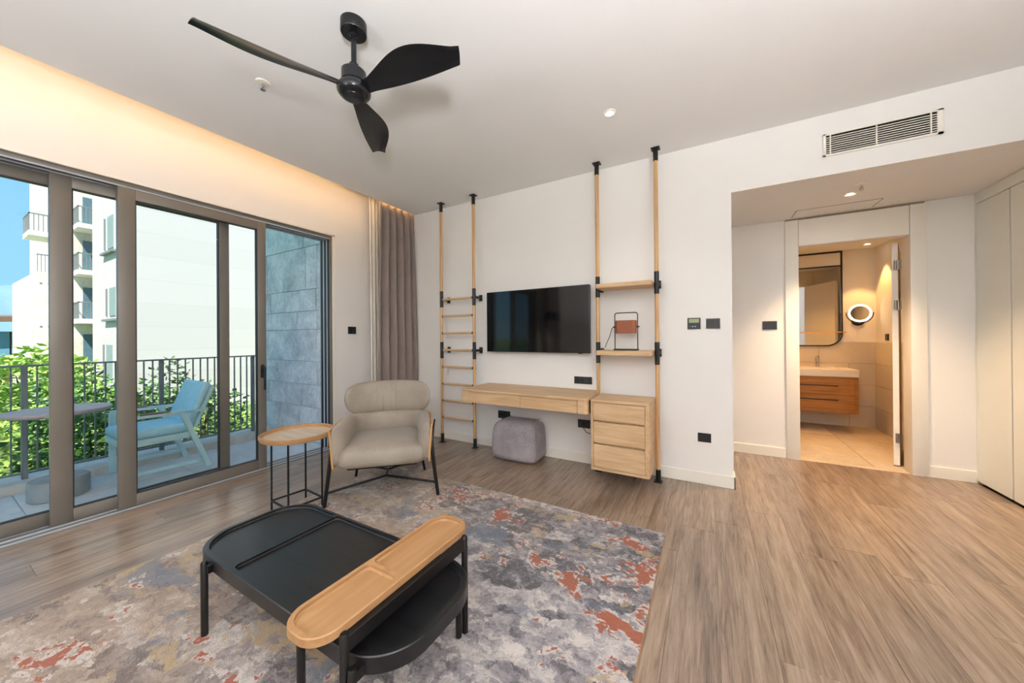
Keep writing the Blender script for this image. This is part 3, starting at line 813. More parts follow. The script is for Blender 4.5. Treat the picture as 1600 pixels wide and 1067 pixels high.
plate_y('light_switch', -.014, .083, 1.257, 1.337, YT, 'black light switch next to the thermostat', 'switch', 0, 'socketdk', 2)
plate_y('light_switch', .474, .591, 1.255, 1.339, YH, 'dark three rocker light switch beside the bathroom door', 'switch', 0, 'socketdk', 3)
t = thing('light_switch', (XW, 2.545, 1.25), 'dark square light switch between sliding doors and curtain', 'switch')
B(XW+.0005, XW+.009, 2.495, 2.595, 1.25, 1.334, .0015, 1).build('plate', M['socketdk'], t)
B(XW+.008, XW+.0115, 2.503, 2.544, 1.258, 1.326, .001, 1).build('rocker', M['blackplastic'], t)
B(XW+.008, XW+.0115, 2.546, 2.587, 1.258, 1.326, .001, 1).build('rocker', M['blackplastic'], t)

# ------------------------------------------------------------------ ceiling fan
FX, FY = -1.505, 1.10
t = thing('ceiling_fan', (FX, FY, 2.38), 'black three blade ceiling fan hanging from a short rod', 'ceiling fan')
MB().lathe([(.060, ZC-.0005), (.060, 2.699), (.058, 2.696), (.0001, 2.696)], (FX, FY), 36, True, False).build('canopy', M['fan'], t)
mb = MB(); mb.cyl((FX, FY, 2.70), (FX, FY, 2.52), .0125, n=18); mb.lathe([(.020, 2.70), (.020, 2.688), (.013, 2.682)], (FX, FY), 18); mb.build('rod', M['fan'], t)
MB().lathe([(.013, 2.548), (.022, 2.545), (.022, 2.537), (.017, 2.530), (.030, 2.525), (.034, 2.518), (.052, 2.512), (.057, 2.507), (.057, 2.456), (.053, 2.452), (.053, 2.440)], (FX, FY), 30).build('motor_housing', M['fan'], t)
hub = MB().lathe([(.050, 2.442), (.070, 2.436), (.078, 2.420), (.076, 2.404), (.064, 2.390), (.050, 2.384), (.048, 2.387), (.045, 2.387), (.043, 2.383), (.0001, 2.381)], (FX, FY), 40, True, False).build('hub', M['fan'], t)
MB().tube([(FX+.0465*math.cos(2*PI*i/40), FY+.0465*math.sin(2*PI*i/40), 2.3855) for i in range(40)], .0018, 6, True).build('hub_ring', M['alud'], t)
def blade(ang):
    mb = MB(); n = 26; Lr = .585
    top, bot = [], []
    loops = []
    for i in range(n+1):
        q = i/n; r = .045 + (Lr-.045)*q
        # leading edge almost straight, trailing edge bellied
        lead = .024 + .014*math.sin(PI*min(1, q*1.0)) + .004*q
        trail = -.024 - .084*math.sin(PI*min(1, .07+q*.74))**2.3
        if q < .18:
            k = (q/.18); k = k*k*(3-2*k)
            lead = .032*(1-k)+lead*k; trail = -.032*(1-k)+trail*k
        pitch = -(R(24)*(1-q) + R(15)*q)
        th_ = .009*(1-q)+.004
        skew = 0
        loop = []
        m_ = 8
        for j in range(m_+1):
            s_ = j/m_; y_ = lead + (trail-lead)*s_
            camber = .012*(1-(2*s_-1)**2)
            rr = r + (.030*(s_-.5) if q > .98 else 0)
            loop.append((rr, y_, camber + th_*.5*math.sqrt(max(.02, 1-(2*s_-1)**2))))
        for j in range(m_-1, 0, -1):
            s_ = j/m_; y_ = lead + (trail-lead)*s_
            camber = .012*(1-(2*s_-1)**2)
            rr = r + (.030*(s_-.5) if q > .98 else 0)
            loop.append((rr, y_, camber - th_*.5*math.sqrt(max(.02, 1-(2*s_-1)**2))))
        c_, s2_ = math.cos(pitch), math.sin(pitch)
        loops.append([(a, b*c_ - z*s2_, b*s2_ + z*c_) for a, b, z in loop])
    mb.loft(loops)
    mb.bm.transform(Matrix.Translation((FX, FY, 2.418)) @ Matrix.Rotation(ang, 4, 'Z'))
    return mb.build('blade', M['fan'], t)
for k in range(3): blade(R(10+120*k))

# ------------------------------------------------------------------ armchair
CA = R(43.5); CC = (-2.267, 1.94, 0)
# local frame: x right, y = back, so front is -y
t = thing('armchair', CC, 'taupe upholstered armchair with oak outer shell and black metal legs', 'armchair', CA)
def CM(): return MB(Matrix.Identity(4))        # local coordinates
def horseshoe(n=56, a=.335, fw=-.335, yb=.30):
    P = []
    straight = 14
    for i in range(straight): P.append((-a, fw + (0-fw)*i/straight))
    for i in range(n+1):
        th_ = PI - PI*i/n
        P.append((a*math.copysign(abs(math.cos(th_))**.9, math.cos(th_)), yb*math.sin(th_)**.9 if 0 < i < n else 0))
    for i in range(1, straight+1): P.append((a, fw*i/straight))
    return P
HS = horseshoe()
def normals(P):
    N = []
    for i in range(len(P)):
        a, b = Vector(P[max(i-1, 0)]), Vector(P[min(i+1, len(P)-1)])
        d = (b-a).normalized(); N.append(Vector((d.y, -d.x)))     # inward for left-back-right travel
    return N
HN = normals(HS)
def flare(p, z, k=.22): return 1 + k*(z-.45)
def sweep_shell(mb, sec_fn, rng=None):
    loops = []
    n = len(HS)
    for i in range(n):
        s_ = i/(n-1)
        sec = sec_fn(s_)
        L = []
        for off, z in sec:
            p = Vector(HS[i]) + HN[i]*off
            f_ = flare(p, z)
            L.append((p.x*f_, p.y*f_ if p.y > 0 else p.y, z))
        loops.append(L)
    mb.loft(loops)
def edge_round(s_, w=.055):
    d = min(s_, 1-s_)/w
    return 1 if d >= 1 else math.sqrt(max(.0, 1-(1-d)**2))
ARM = .575
def pad(s_):
    e = edge_round(s_, .05); th_ = .03+.055*e; zt = ARM - .02*(1-e); zb = .300+.02*(1-e)
    return [(.004, zb), (.003, .42), (.002, zt-.03), (.010, zt-.008), (.026, zt+.002), (.5*th_+.012, zt), (th_-.012, zt-.014), (th_, zt-.045), (th_+.004, .46), (th_+.002, zb+.03), (th_-.02, zb)]
mb = CM(); sweep_shell(mb, pad); mb.build('arm_pad', M['chairfab'], t, sharp=80)
def shell(s_): return [(-.009, .290), (-.009, .42), (-.009, ARM-.012), (.002, ARM-.012), (.003, .42), (.003, .290)]
mb = CM(); sweep_shell(mb, shell); mb.build('wood_shell', M['plywood'], t, sharp=50)
# seat
mb = CM()
def seat_outline(ins):
    P = []
    for px_, py_ in rrect(-.296, .296, -.352, .20, [.05, .05, .16, .16], 10):
        P.append((px_*(1-ins/.296), -.06+(py_+.06)*(1-ins/.30)))
    return P
loops = []
for ins, z in ((.05, .280), (.022, .283), (.006, .295), (.0, .32), (.002, .365), (.010, .398), (.026, .418), (.05, .430), (.09, .438), (.15, .443), (.22, .445)):
    L = []
    for (px_, py_) in seat_outline(ins):
        drop = .010*max(0, -(py_+.20))/.15
        L.append((px_, py_, z - (drop if z > .36 else 0)))
    loops.append(L)
mb.loft(loops); mb.build('seat_cushion', M['chairfab'], t, sharp=80)
# headrest
def headrest(mb, front, t0, grow=0.0, flat=False):
    n = 72; m_ = 18; loops = []
    for i in range(n+1):
        s_ = -1+2*i/n
        ang = s_*R(58)
        sn = min(1, abs(s_))
        hh = .136*max(.0, 1-sn**5.5)**.5 + grow
        hh = max(hh, .004)
        tt_ = t0*max(.05, 1-sn**5)**.5
        if not flat:
            for c_ in (-.28, -.13, .12): tt_ *= 1-.18*math.exp(-((s_-c_)/.02)**2)
        rad = .345
        cx, cyy = math.sin(ang)*rad*1.11, math.cos(ang)*rad - .035 + front
        nx, ny = math.sin(ang), math.cos(ang)
        L = []
        for k in range(m_):
            a = 2*PI*k/m_
            dz = hh*math.copysign(abs(math.sin(a))**.8, math.sin(a)); dn = tt_*math.copysign(abs(math.cos(a))**.8, math.cos(a))
            z = .688 + dz
            lean = .10*(z-.60)
            L.append((cx + nx*(dn+lean), cyy + ny*(dn+lean), z))
        loops.append(L)
    mb.loft(loops)
mb = CM(); headrest(mb, -.045, .046); mb.build('headrest', M['chairfab'], t, sharp=80)
mb = CM(); headrest(mb, .006, .008, -.004, True); mb.build('headrest_shell', M['plywood'], t, sharp=60)
for sx in (-1, 1):
    mb = CM(); mb.tube([(sx*.390, -.291, RZ), (sx*.372, -.288, .16), (sx*.352, -.28, .33), (sx*.347, -.262, .43), (sx*.360, -.20, .50), (sx*.372, -.12, .545)], [.0125, .0135, .0145, .0135, .009, .006], 10)
    mb.build('leg', M['black'], t)
    mb = CM(); mb.tube([(sx*.290, .291, RZ if sx > 5 else .002), (sx*.262, .262, .16), (sx*.235, .235, .30)], [.0115, .0125, .013], 10); mb.build('leg', M['black'], t)
J1, J2 = (0, -.084, .122), (0, .053, .122)
mb = CM()
for sx in (-1, 1):
    mb.tube([(sx*.377, -.288, .112), J1], .0095, 8); mb.tube([(sx*.271, .272, .108), J2], .0085, 8)
mb.tube([J1, J2], .0085, 8); mb.build('stretcher', M['black'], t)
mb = CM(); mb.box(-.24, .24, -.30, .22, .262, .282, .004); mb.build('seat_frame', M['black'], t)

# ------------------------------------------------------------------ round side table
t = thing('side_table', (-2.52, 1.375, 0), 'round oak tray side table on thin black legs beside the armchair', 'side table')
sx_, sy_ = -2.515, 1.378
F = [(-2.653, 1.271, .001), (-2.627, 1.491, .001), (-2.395, 1.474, RZ), (-2.415, 1.257, RZ)]
MB().lathe([(.0001, .508), (.195, .508), (.222, .516), (.230, .530), (.230, .548), (.227, .551), (.221, .551), (.218, .548), (.216, .532), (.212, .528)], (sx_, sy_), 56, False, False).build('tray_rim', M['oaktray'], t)
MB().lathe([(.0001, .5285), (.2125, .5285)], (sx_, sy_), 56, False, False).build('tray_surface', M['oaklit'], t)
tops = []
for fx, fy, fz in F:
    MB().cyl((fx, fy, fz), (fx, fy, .507), .0062, n=10).build('leg', M['black'], t)
for a, b in ((0, 1), (1, 2), (2, 3), (3, 0)):
    mb = MB(); mb.bar((F[a][0], F[a][1], .075), (F[b][0], F[b][1], .075), .010, .010); mb.build('stretcher', M['black'], t)
    mb = MB(); mb.bar((F[a][0], F[a][1], .502), (F[b][0], F[b][1], .502), .010, .010); mb.build('top_rail', M['black'], t)

# ------------------------------------------------------------------ coffee table
t = thing('coffee_table', (-1.36, .853, RZ), 'low black stained oak coffee table with rounded ends on the rug', 'coffee table')
tx0, tx1, ty0, ty1, tz0, tz1 = -1.978, -.742, .617, 1.090, .262, .3150
out = rrect(tx0, tx1, ty0, ty1, .17, 16)
p1 = rrect(tx0+.020, -1.636, ty0+.020, ty1-.018, [.152, .02, .02, .152], 12)
p2 = rrect(-1.618, tx1-.020, ty0+.020, ty1-.018, [.02, .152, .152, .02], 12)
M['ebony'] = wood('black_stained_oak', (7, 7, 8), (26, 27, 29), 'x', .30, 1.6)
mb = MB(); mb.tray(out, [p1, p2], tz0, tz1, .013, .003); mb.build('tray_top', M['ebony'], t)
LR = .0122
def tleg(x, y, top, par, br=None):
    mb = MB(); mb.lathe([(LR*.8, RZ), (LR, RZ+.003), (LR, top-.006), (LR*.75, top-.001), (.0001, top)], (x, y), 20, True, False)
    if br: mb.box(*br)
    return mb.build('leg', M['black'], par)
tleg(-1.764, .598, .312, t, (-1.772, -1.735, .600, .628, .268, .298))
tleg(-.842, .598, .312, t, (-.86, -.835, .600, .63, .268, .298))
tleg(-.868, 1.086, tz0, t); tleg(-1.764, 1.07, tz0, t)
t = thing('bridge_tray', (-.96, .853, RZ), 'oak tray on four tall black legs straddling the black coffee table', 'tray')
wx0, wx1, wy0, wy1, wz0, wz1 = -1.046, -.872, .510, 1.188, .394, .421
out = rrect(wx0, wx1, wy0, wy1, .072, 14)
q1 = rrect(wx0+.016, wx1-.016, wy0+.016, .797, [.056, .056, .022, .022], 10)
q2 = rrect(wx0+.016, wx1-.016, .812, wy1-.016, [.022, .022, .056, .056], 10)
mb = MB(); mb.tray(out, [q1, q2], wz0, wz1, .015, .003); mb.build('tray_top', M['oaktray'], t)
tleg(-.864, .590, .404, t); tleg(-.860, 1.1165, .404, t); tleg(-1.07, .590, .392, t); tleg(-1.07, 1.1165, .392, t)
for xx in (-.864, -1.066):
    B(xx-.011, xx+.011, .596, 1.112, .350, .3935, .002, 1).build('crossbar', M['black'], t)

# ------------------------------------------------------------------ floor lamp behind the camera (seen in the television)
t = thing('floor_lamp', (-3.0, -.85, 0), 'black dome floor lamp in the rear corner reflected in the television', 'lamp')
MB().lathe([(.14, 0), (.14, .012), (.12, .02), (.015, .024)], (-3.0, -1.05), 32).build('base', M['lampblack'], t)
MB().tube([(-3.0, -1.05, .02), (-3.0, -1.05, 1.5), (-3.0, -1.03, 1.66), (-3.0, -.95, 1.74), (-3.0, -.85, 1.76)], .009, 10).build('stem', M['lampblack'], t)
MB().lathe([(.02, 1.76), (.08, 1.755), (.14, 1.72), (.18, 1.65), (.19, 1.56), (.184, 1.56), (.172, 1.65), (.13, 1.71), (.02, 1.745)], (-3.0, -.85), 32, True, True).build('shade', M['lampblack'], t)
MB().lathe([(.0001, 1.615), (.12, 1.615)], (-3.0, -.85), 24, False, False).build('diffuser', M['lampwhite'], t)
pl = bpy.data.lights.new('floor_lamp_bulb', 'SPOT'); po = bpy.data.objects.new('floor_lamp_bulb', pl); COL.objects.link(po)
pl.energy = W_LAMP; pl.color = WARM; pl.spot_size = R(140); pl.spot_blend = .5; pl.shadow_soft_size = .1
po.parent = t; po.location = (0, 0, 1.60)

def fill_lamp(x, y, label, k=1.0):  # unseen lamp added behind the camera to fill the room with bounced light
    t = thing('fill_lamp', (x, y, 0), label, 'lamp')
    MB().lathe([(.15, 0), (.15, .012), (.13, .02), (.016, .025)], (x, y), 32).build('base', M['white'], t)
    MB().cyl((x, y, .02), (x, y, 1.0), .012).build('stem', M['white'], t)
    MB().lathe([(.02, .98), (.09, 1.0), (.16, 1.05), (.19, 1.10), (.184, 1.10), (.152, 1.06), (.08, 1.015), (.02, 1.0)], (x, y), 32).build('bowl', M['white'], t)
    ul = bpy.data.lights.new('fill_lamp_bulb', 'SPOT'); uo = bpy.data.objects.new('fill_lamp_bulb', ul); COL.objects.link(uo)
    ul.energy = W_UP*k; ul.color = UPCOL; ul.spot_size = R(160); ul.spot_blend = .5; ul.shadow_soft_size = .18
    uo.parent = t; uo.location = (0, 0, 1.12); uo.rotation_euler = (PI, 0, 0)
fill_lamp(1.0, -1.0, 'added unseen fill lamp with a white bowl in the rear of the room by the wardrobe wall')
fill_lamp(-1.5, -2.0, 'added unseen fill lamp with a white bowl in the rear of the room by the window', .24)

# ------------------------------------------------------------------ bathroom things
t = thing('vanity', (1.12, 5.9, .24), 'wall hung oak vanity with two drawers and a white basin top', 'vanity')
vx0, vx1, vy0 = .62, 1.565, 5.66
B(vx0, vx1, vy0, BY-.013, .238, .683, .002, 1).build('body', M['vanity'], t)
for a, b in ((.262, .455), (.460, .655)):
    d_ = B(vx0+.01, vx1-.035, vy0-.012, vy0, a, b, .002, 1).build('drawer_front', M['vanity'], t)
    zc = .40 if a < .3 else .575
    mb = MB(); mb.box(.7, 1.372, vy0-.040, vy0-.030, zc-.006, zc+.006, .002, 1); mb.box(1.345, 1.357, vy0-.034, vy0-.01, zc-.005, zc+.005); mb.box(.72, .732, vy0-.034, vy0-.01, zc-.005, zc+.005)
    mb.build('handle', M['black'], d_)
mb = MB(); bo = rrect(vx0-.005, vx1+.006, vy0-.014, BY-.013, .004, 2); bp = rrect(.78, 1.42, 5.72, 5.98, .05, 6)
mb.tray(bo, [bp], .684, .770, .06, .002); mb.build('basin_top', M['basin'], t)
t = thing('faucet', (1.262, 6.02, .77), 'chrome basin mixer tap on the white vanity top', 'faucet')
mb = MB(); mb.cyl((1.262, 6.02, .770), (1.262, 6.02, .885), .020, n=20); mb.build('body', M['chrome'], t)
mb = MB(); mb.tube([(1.262, 6.02, .835), (1.262, 5.94, .842), (1.262, 5.90, .832)], .012, 12); mb.build('spout', M['chrome'], t)
mb = MB(); mb.cyl((1.262, 6.02, .886), (1.262, 6.02, .905), .021, n=20); mb.bar((1.262, 6.02, .90), (1.262, 5.95, .925), .014, .006); mb.build('lever', M['chrome'], t)
t = thing('wall_mirror', (1.1, BY-.02, 1.04), 'black framed bathroom mirror with a rounded lower corner above the basin', 'mirror')
mx0, mx1, mz0, mz1 = .62, 1.538, 1.045, 2.298
outl = rrect(mx0, mx1, mz0, mz1, [.17, .17, .004, .004], 12)
def yz(mb, y): mb.bm.transform(Matrix(((1, 0, 0, 0), (0, 0, 1, y), (0, 1, 0, 0), (0, 0, 0, 1))))
mb = MB()
ins = offset(outl, .016)
mb.loft([[(a, b, z) for a, b in o] for o, z in ((outl, 0), (outl, -.022), (ins, -.022), (ins, 0), (outl, 0))], False, False)
mb.box(mx0+.01, mx1-.01, 2.10, 2.114, -.022, 0); yz(mb, BY-.0125)
mb.build('frame', M['black'], t)
mb = MB(); mb.prism(offset(outl, .012), -.010, -.002); yz(mb, BY-.0125); mb.build('mirror_glass', M['mirror'], t, flat=True)
mb = MB(); mb.box(mx0+.018, mx1-.018, 2.116, mz1-.018, -.014, -.011); yz(mb, BY-.0125); mb.build('upper_panel', M['wall'], t, flat=True)
t = thing('mirror_shelf', (1.1, 6.05, 1.23), 'thin brass coloured shelf running across the bathroom mirror', 'shelf')
B(.64, 1.56, 6.02, BY-.036, 1.228, 1.238, .001, 1).build('ledge', M['ledbar'], t)
B(.64, .66, 6.09, BY-.0005, 1.229, 1.237).build('bracket', M['ledbar'], t); B(1.545, 1.56, 6.06, BY-.0005, 1.229, 1.237).build('bracket', M['ledbar'], t)
t = thing('shaving_mirror', (1.70, BY-.01, 1.37), 'small round lit shaving mirror on a black wall arm', 'mirror')
ym = 5.98; mc = (1.672, 1.470)
def disc(mb, c, y0, y1, r, n=36): mb.cyl((c[0], y0, c[1]), (c[0], y1, c[1]), r, n=n)
mb = MB(); disc(mb, (1.69, 1.378), BY-.0005, BY-.016, .064); mb.build('wall_plate', M['black'], t)
mb = MB(); mb.tube([(1.69, BY-.012, 1.378), (1.688, 6.05, 1.378), (1.68, ym+.01, 1.372), (1.672, ym+.01, 1.352)], .008, 10); mb.build('arm', M['black'], t)
mb = MB(); mb.tube([(mc[0]+.128*math.cos(R(a)), ym+.008, mc[1]+.128*math.sin(R(a))) for a in range(175, 366, 10)], .005, 8); mb.build('yoke', M['black'], t)
mb = MB(); disc(mb, mc, ym+.018, ym, .112); mb.build('housing', M['white'], t)
mb = MB(); mb.tube([(mc[0]+.101*math.cos(2*PI*i/40), ym-.001, mc[1]+.101*math.sin(2*PI*i/40)) for i in range(40)], .0095, 8, True); mb.build('light_ring', M['ledring'], t)
mb = MB(); disc(mb, mc, ym-.001, ym-.004, .090); mb.build('mirror_glass', M['mirror'], t)
t = thing('light_switch', (BX, 5.80, 1.12), 'small dark switch on the bathroom side wall', 'switch')
B(BX-.010, BX-.0005, 5.755, 5.835, 1.125, 1.205, .0015, 1).build('plate', M['socketdk'], t)
B(BX-.013, BX-.009, 5.762, 5.828, 1.132, 1.198, .001, 1).build('rocker', M['blackplastic'], t)
downlight(1.70, 5.82, 2.305, 'recessed downlight in the bathroom ceiling near the side wall', W_BATH*.7, AMBER, spot=66, blend=.3, rad=.015)
downlight(.75, 5.3, 2.305, 'recessed downlight in the bathroom ceiling before the basin', W_BATH*.8, AMBER, spot=120, blend=.6, rad=.04)

# ------------------------------------------------------------------ balcony
bfl = struct('balcony_floor', B(-5.2, XWO+.0, -1.6, 2.6, -.30, -.028), M['kerb'])
for j in range(-2, 3):
    for i in range(2):
        y0 = .434+j*.9; x1 = -3.78-i*.52; x0 = max(x1-.516, -4.80)
        a, b = max(y0, -1.55), min(y0+.895, 2.385)
        if b > a: B(x0, x1, a, b, -.028, -.020, .001, 1).build('balcony_tile', M['otile'], bfl, flat=True)
struct('balcony_kerb', B(-5.12, -4.80, -1.6, 2.385, -.28, .055, .004), M['kerb'])
fac = MB(); fac.box(XWO-.02, XWO, 2.345, 9, -6, 5.9); fac.box(XWO-.02, XWO, -9, WY0, -6, 5.9); fac.box(XWO-.02, XWO, WY0, 2.345, WZ, 5.9); fac.box(XWO-.02, XWO, -9, 9, -6, -.3)  # outer wall; its unseen upper height is added to keep sun off the balcony
struct('facade_sun_screen', fac, M['plaster'])
bw = struct('balcony_stone_wall', B(-5.4, XWO-.02, 2.412, 2.75, -.3, 3.4), M['stonej'])
zs = [-.02, .385, .655, .93, 1.31, 1.53, 1.79, 2.30, 2.68, 3.05, 3.4]
rng = random.Random(4)
for k in range(len(zs)-1):
    xs = [-5.4]
    xcur = -5.4 + rng.uniform(.2, .45)
    while xcur < -4.2: xs.append(xcur); xcur += rng.uniform(.32, .62)
    xs += [-4.0, -3.90, -3.78] if k % 2 else [-3.98, -3.88, -3.78]
    for a, b in zip(xs, xs[1:]):
        B(a+.003, b-.003, 2.392+rng.uniform(0, .012), 2.412, zs[k]+.003, zs[k+1]-.003, .002, 1).build('stone', M['stone'], bw, flat=True)

t = thing('balcony_railing', (-4.95, .4, .055), 'grey metal balcony railing with slim upright bars', 'railing')
RXr = -4.95
B(RXr-.022, RXr+.022, -1.55, 2.295, .985, 1.000, .002, 1).build('top_rail', M['railing'], t)
B(RXr-.014, RXr+.014, -1.55, 2.295, .098, .112, .002, 1).build('bottom_rail', M['railing'], t)
for k in range(-32, 30):
    y = .505+k*.0638
    if not -1.53 < y < 2.295: continue
    if k % 13 == 0:
        mb = MB(); mb.box(RXr-.020, RXr+.020, y-.016, y+.016, .056, .986, .002, 1); mb.build('post', M['railing'], t)
    else:
        mb = MB(); mb.box(RXr-.009, RXr+.009, y-.0045, y+.0045, .111, .986); mb.build('baluster', M['railing'], t, flat=True)

# balcony table
t = thing('balcony_table', (-4.45, .61, -.02), 'round grey balcony table on a concrete drum foot behind the glass', 'table')
bx, by = -4.45, .615
MB().lathe([(.0001, .628), (.250, .628), (.272, .640), (.276, .655), (.272, .662), (.0001, .663)], (bx, by), 48, False, False).build('table_top', M['stonetop'], t)
MB().lathe([(.028, .12), (.028, .628)], (bx, by), 20).build('stem', M['railing'], t)
MB().lathe([(.150, -.0195), (.156, -.012), (.156, .118), (.150, .128), (.0001, .130)], (bx, by), 40, True, False).build('drum_foot', M['conc'], t)

# balcony lounge chair: x0 rail side, x1 glass side, faces -y
t = thing('balcony_chair', (-4.49, 1.2, -.02), 'pale blue outdoor lounge chair with brown armrests on the balcony', 'chair')
cx0, cx1 = -4.76, -4.22
mb = MB(); mb.prism(rrect(cx0+.03, cx1-.01, .90, 1.33, .03, 5), .345, .425, .018); mb.build('seat_cushion', M['bluefab'], t, sharp=60)
B(cx0+.02, cx1-.005, .905, 1.335, .285, .343, .004).build('seat_frame', M['bluemetal'], t)
mb = MB(); mb.box(cx0+.03, cx1-.012, 0, .055, 0, .42, .018, 3); mb.bm.transform(Matrix.Translation((0, 1.305, .40)) @ Matrix.Rotation(R(-20), 4, 'X')); mb.build('back_cushion', M['bluefab'], t, sharp=60)
mb = MB(); mb.box(cx0+.02, cx1-.0, .058, .085, 0, .40, .004); mb.bm.transform(Matrix.Translation((0, 1.305, .40)) @ Matrix.Rotation(R(-20), 4, 'X')); mb.build('back_frame', M['bluemetal'], t)
for x in (cx0, cx1):
    MB().bar((x, 1.275, .535), (x, 1.468, -.018), .034, .042, (0, 1, 0)).build('leg', M['bluemetal'], t)
    MB().bar((x, .955, .535), (x, .955, -.018), .034, .042, (0, 1, 0)).build('leg', M['bluemetal'], t)
    a_ = MB().bar((x, .94, .540), (x, 1.46, .530), .042, .024).build('arm', M['bluemetal'], t)
    B(x-.024, x+.024, 1.0, 1.19, .553, .562, .003).build('armrest_pad', M['teak'], a_)
    MB().bar((x, .955, .06), (x, 1.445, .055), .026, .026).build('runner', M['bluemetal'], t)

# ------------------------------------------------------------------ garden and far background
struct('garden_ground', B(-120, XWO-.1, -60, 90, -3.4, -3.2), M['ground'])
def bush(name, c, rad, n, size, mat, label, seed, stems=5, hollow=.55, base=-3.2):
    rng = random.Random(seed)
    t = thing(name, (c[0], c[1], base), label, 'bush' if 'bush' in name or 'shrub' in name else 'tree')
    V, Fc = [], []
    for _ in range(n):
        while True:
            d = Vector((rng.gauss(0, 1), rng.gauss(0, 1), rng.gauss(0, 1)))
            if d.length > .1: break
        d.normalize()
        lump = 1+.22*math.sin(5*d.x+seed)*math.cos(4*d.y+2*seed)+.15*math.sin(7*d.z+seed)
        r_ = (hollow+(1-hollow)*rng.random()**.5)*lump
        p = Vector((c[0]+d.x*rad[0]*r_, c[1]+d.y*rad[1]*r_, c[2]+d.z*rad[2]*r_))
        a = Vector((rng.uniform(-1, 1), rng.uniform(-1, 1), rng.uniform(-.7, .5))).normalized()
        b_ = a.cross(Vector((rng.uniform(-1, 1), rng.uniform(-1, 1), rng.uniform(.2, 1.4)))).normalized()
        u_ = a.cross(b_)
        s_ = size*rng.uniform(.6, 1.25); w_ = s_*.30
        i = len(V)
        V += [p, p+a*s_*.5+b_*w_-u_*.02*s_, p+a*s_-u_*.18*s_, p+a*s_*.5-b_*w_-u_*.02*s_, p+a*s_*.5+u_*.10*s_]
        Fc += [(i, i+1, i+4), (i+1, i+2, i+4), (i+2, i+3, i+4), (i+3, i, i+4)]
    me = bpy.data.meshes.new('foliage'); me.from_pydata([v - Vector((c[0], c[1], base)) for v in V], [], Fc); me.materials.append(mat)
    o = bpy.data.objects.new('foliage', me); COL.objects.link(o); o.parent = t; o['kind'] = 'stuff'; PM[o] = PM[t]
    for k in range(stems):
        a = 2*PI*k/stems+seed; q = (c[0]+.5*rad[0]*math.cos(a), c[1]+.5*rad[1]*math.sin(a), c[2]+rad[2]*.5)
        MB().tube([(c[0]+.1*math.cos(a), c[1]+.1*math.sin(a), base), ((c[0]*2+q[0])/3, (c[1]*2+q[1])/3, base+(q[2]-base)*.55), q], [.04, .03, .012], 7).build('stem', M['bark'], t)
    return t
bush('shrub', (-6.6, 1.16, -.55), (.75, .62, 1.28), 4800, .095, M['leafd'], 'dark glossy shrub beyond the railing behind the balcony table', 3)
bush('shrub', (-7.0, 2.05, -.45), (.8, .75, 1.30), 4200, .09, M['leafd'], 'dark leafy shrub beyond the railing behind the blue chair', 5)
bush('shrub', (-7.6, 3.0, -1.1), (.8, .7, 1.0), 2200, .09, M['leafl'], 'low yellow green shrub beyond the backrest of the blue chair', 8)
bush('small_tree', (-7.2, 4.05, .35), (.7, .55, 1.25), 700, .10, M['leafd'], 'thin young tree with sparse leaves beside the stone wall', 11, 6, .25)
bush('shrub', (-7.2, .35, -1.5), (1.0, .75, 1.7), 4600, .09, M['leafl'], 'bright green shrub seen below the distant mountain', 13)
bush('shrub', (-7.4, 1.45, -1.9), (.9, .8, 1.5), 4000, .09, M['leafl'], 'bright shrub below the dark one beyond the railing', 14)
bush('shrub', (-9.5, -.9, -1.2), (1.3, 1.2, 1.7), 2000, .14, M['leafl'], 'bright shrub standing furthest along beyond the balcony table', 15)
bush('garden_tree', (-24, 2.6, -.9), (2.6, 1.7, 1.9), 2200, .34, M['leafl'], 'distant light green tree below the far pavilion roof', 17, 5, .5)
bush('garden_tree', (-19, 3.3, -2.0), (2.2, 1.6, 1.7), 1600, .30, M['leafl'], 'mid distance bright tree in front of the stone building', 19, 5, .5)

# white apartment block (faces the balcony) and the stone wing behind it
t = thing('apartment_block', (-30, 20, -3.2), 'large white apartment block facing the balcony', 'building')
B(-32.6, -27, 5.76, 42, -3.2, 17).build('walls', M['clad'], t, flat=True)
for xa, xb, za, zb in ((-29.3, -28.3, 6.3, 8.1), (-29.0, -28.0, 2.55, 4.1), (-29.6, -28.6, -1.1, .95)):
    w_ = B(xa, xb, 5.72, 5.77, za, zb).build('window', M['shutter'], t, flat=True)
    B(xa-.8, xb+.5, 5.58, 5.76, za-.30, za-.18).build('sill', M['fargrey'], t, flat=True)
    B(xa-.6, xa-.5, 5.70, 5.76, za, zb).build('window_slot', M['fargrey'], t, flat=True)
B(-33.2, -26.6, 5.3, 42.4, 17, 17.3).build('roof_edge', M['plaster'], t, flat=True)
t = thing('stone_wing', (-38, 8, -3.2), 'stone clad apartment wing with projecting balconies behind the white block', 'building')
B(-44, -34.8, 4.75, 12, -3.2, 17).build('walls', M['farstone'], t, flat=True)
B(-44, -34.8, 4.0, 4.75, -3.2, 5.35).build('terrace_wall', M['farstone'], t, flat=True)
def fbalc(x0, x1, y0, y1, z, par):
    B(x0, x1, y0, y1, z, z+.28).build('balcony_slab', M['plaster'], par, flat=True)
    mb = MB(); mb.box(x1-.05, x1, y0, y1, z+1.25, z+1.32); mb.box(x0, x1, y0, y0+.05, z+1.25, z+1.32)
    n_ = int((y1-y0)/.16)
    for k in range(n_+1): yy = y0+(y1-y0-.03)*k/n_; mb.box(x1-.04, x1-.01, yy, yy+.035, z+.28, z+1.25)
    n_ = int((x1-x0)/.16)
    for k in range(n_+1): xx = x0+(x1-x0-.03)*k/n_; mb.box(xx, xx+.035, y0+.01, y0+.04, z+.28, z+1.25)
    mb.build('balcony_rail', M['fargrey'], par, flat=True)
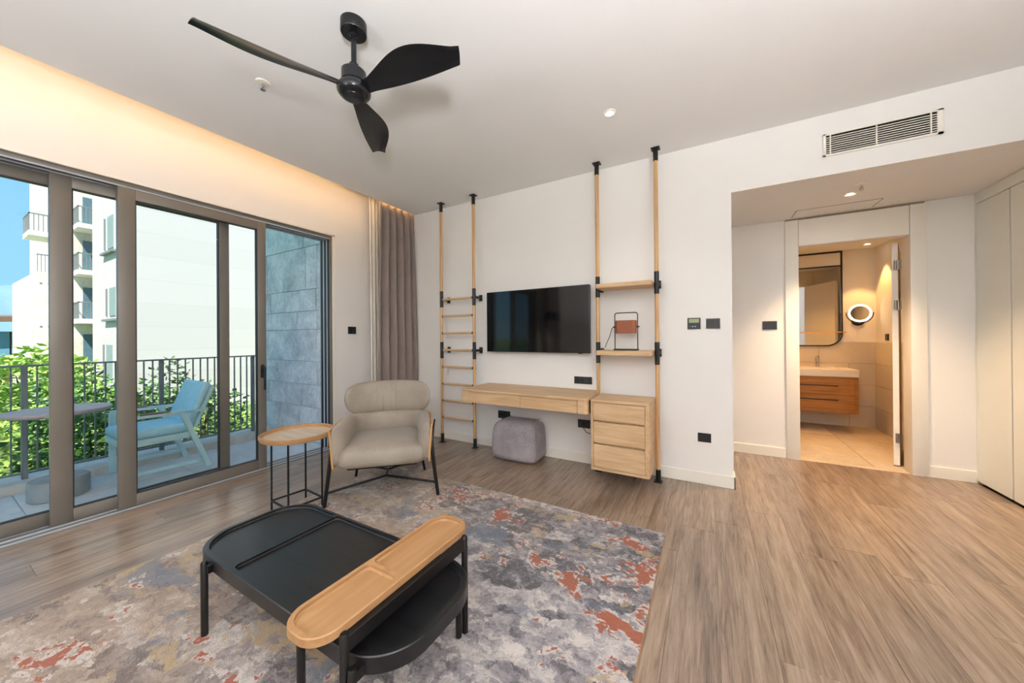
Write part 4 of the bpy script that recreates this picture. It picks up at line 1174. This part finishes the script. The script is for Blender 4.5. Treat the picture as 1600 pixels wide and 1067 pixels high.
for z in (8.1, 5.25, 2.25): fbalc(-34.8, -33.2, 5.3, 6.9, z, t)
fbalc(-36.6, -34.6, 3.7, 4.74, 7.45, t)
for z in (8.4, 5.6, 2.6, -.4):
    for yy in (5.75, 6.5): B(-34.85, -34.78, yy, yy+.55, z, z+2.0).build('window', M['farwin'], t, flat=True)
mb = MB(); mb.box(-34.9, -34.85, 4.0, 4.75, 6.35, 6.42)
for k in range(6): mb.box(-34.9, -34.86, 4.02+k*.14, 4.05+k*.14, 5.35, 6.4)
mb.build('terrace_rail', M['fargrey'], t, flat=True)
for z in (4.6, 2.0, .95):
    for yy in (4.1, 4.4): B(-34.83, -34.79, yy, yy+.1, z, z+.1).build('wall_light', M['fargrey'], t, flat=True)
t = thing('pavilion', (-55, 3, -3.2), 'low glazed pavilion with a flat brown roof in the distance', 'building')
mb = MB(); vs = [(-50, -14, 1.9), (-50, 6.9, 2.9), (-62, 6.9, 3.5), (-62, -14, 2.5)]
mb.loft([[Vector(v) for v in vs], [Vector(v)+Vector((0, 0, .45)) for v in vs]]); mb.build('roof', M['tileroof'], t, flat=True)
for k in range(9): B(-51.2, -51, -13+k*2.2, -10.9+k*2.2, -.2, 2.0).build('glazing', M['bluewin'], t, flat=True)
B(-61, -51.2, -13.5, 6.5, -3.2, 2.0).build('walls', M['tileroof'], t, flat=True)
mb = MB(); rng = random.Random(2)
n_ = 60; base_, ridge, back = [], [], []
for i in range(n_+1):
    yy = -700+1100*i/n_
    h_ = 96 + 10*math.sin(i*.23+1.0) + 5*math.sin(i*.71) - .0001*(yy-60)**2 + rng.uniform(-1, 1)
    base_.append((-800, yy, -6)); ridge.append((-1000, yy, max(8, h_*1.12))); back.append((-1300, yy, -6))
mb.loft([base_, [((a[0]+b[0])/2+rng.uniform(-20, 20), a[1], (a[2]+b[2])*.62) for a, b in zip(base_, ridge)], ridge, back], False, False, False)
tag(mb.build('mountain_ridge', M['mount'], None, (-1000, 0, -6)), 'hazy blue mountain ridge on the horizon', 'mountain')
struct('far_ground', B(-1400, -120, -900, 700, -8, -6), M['ground'])
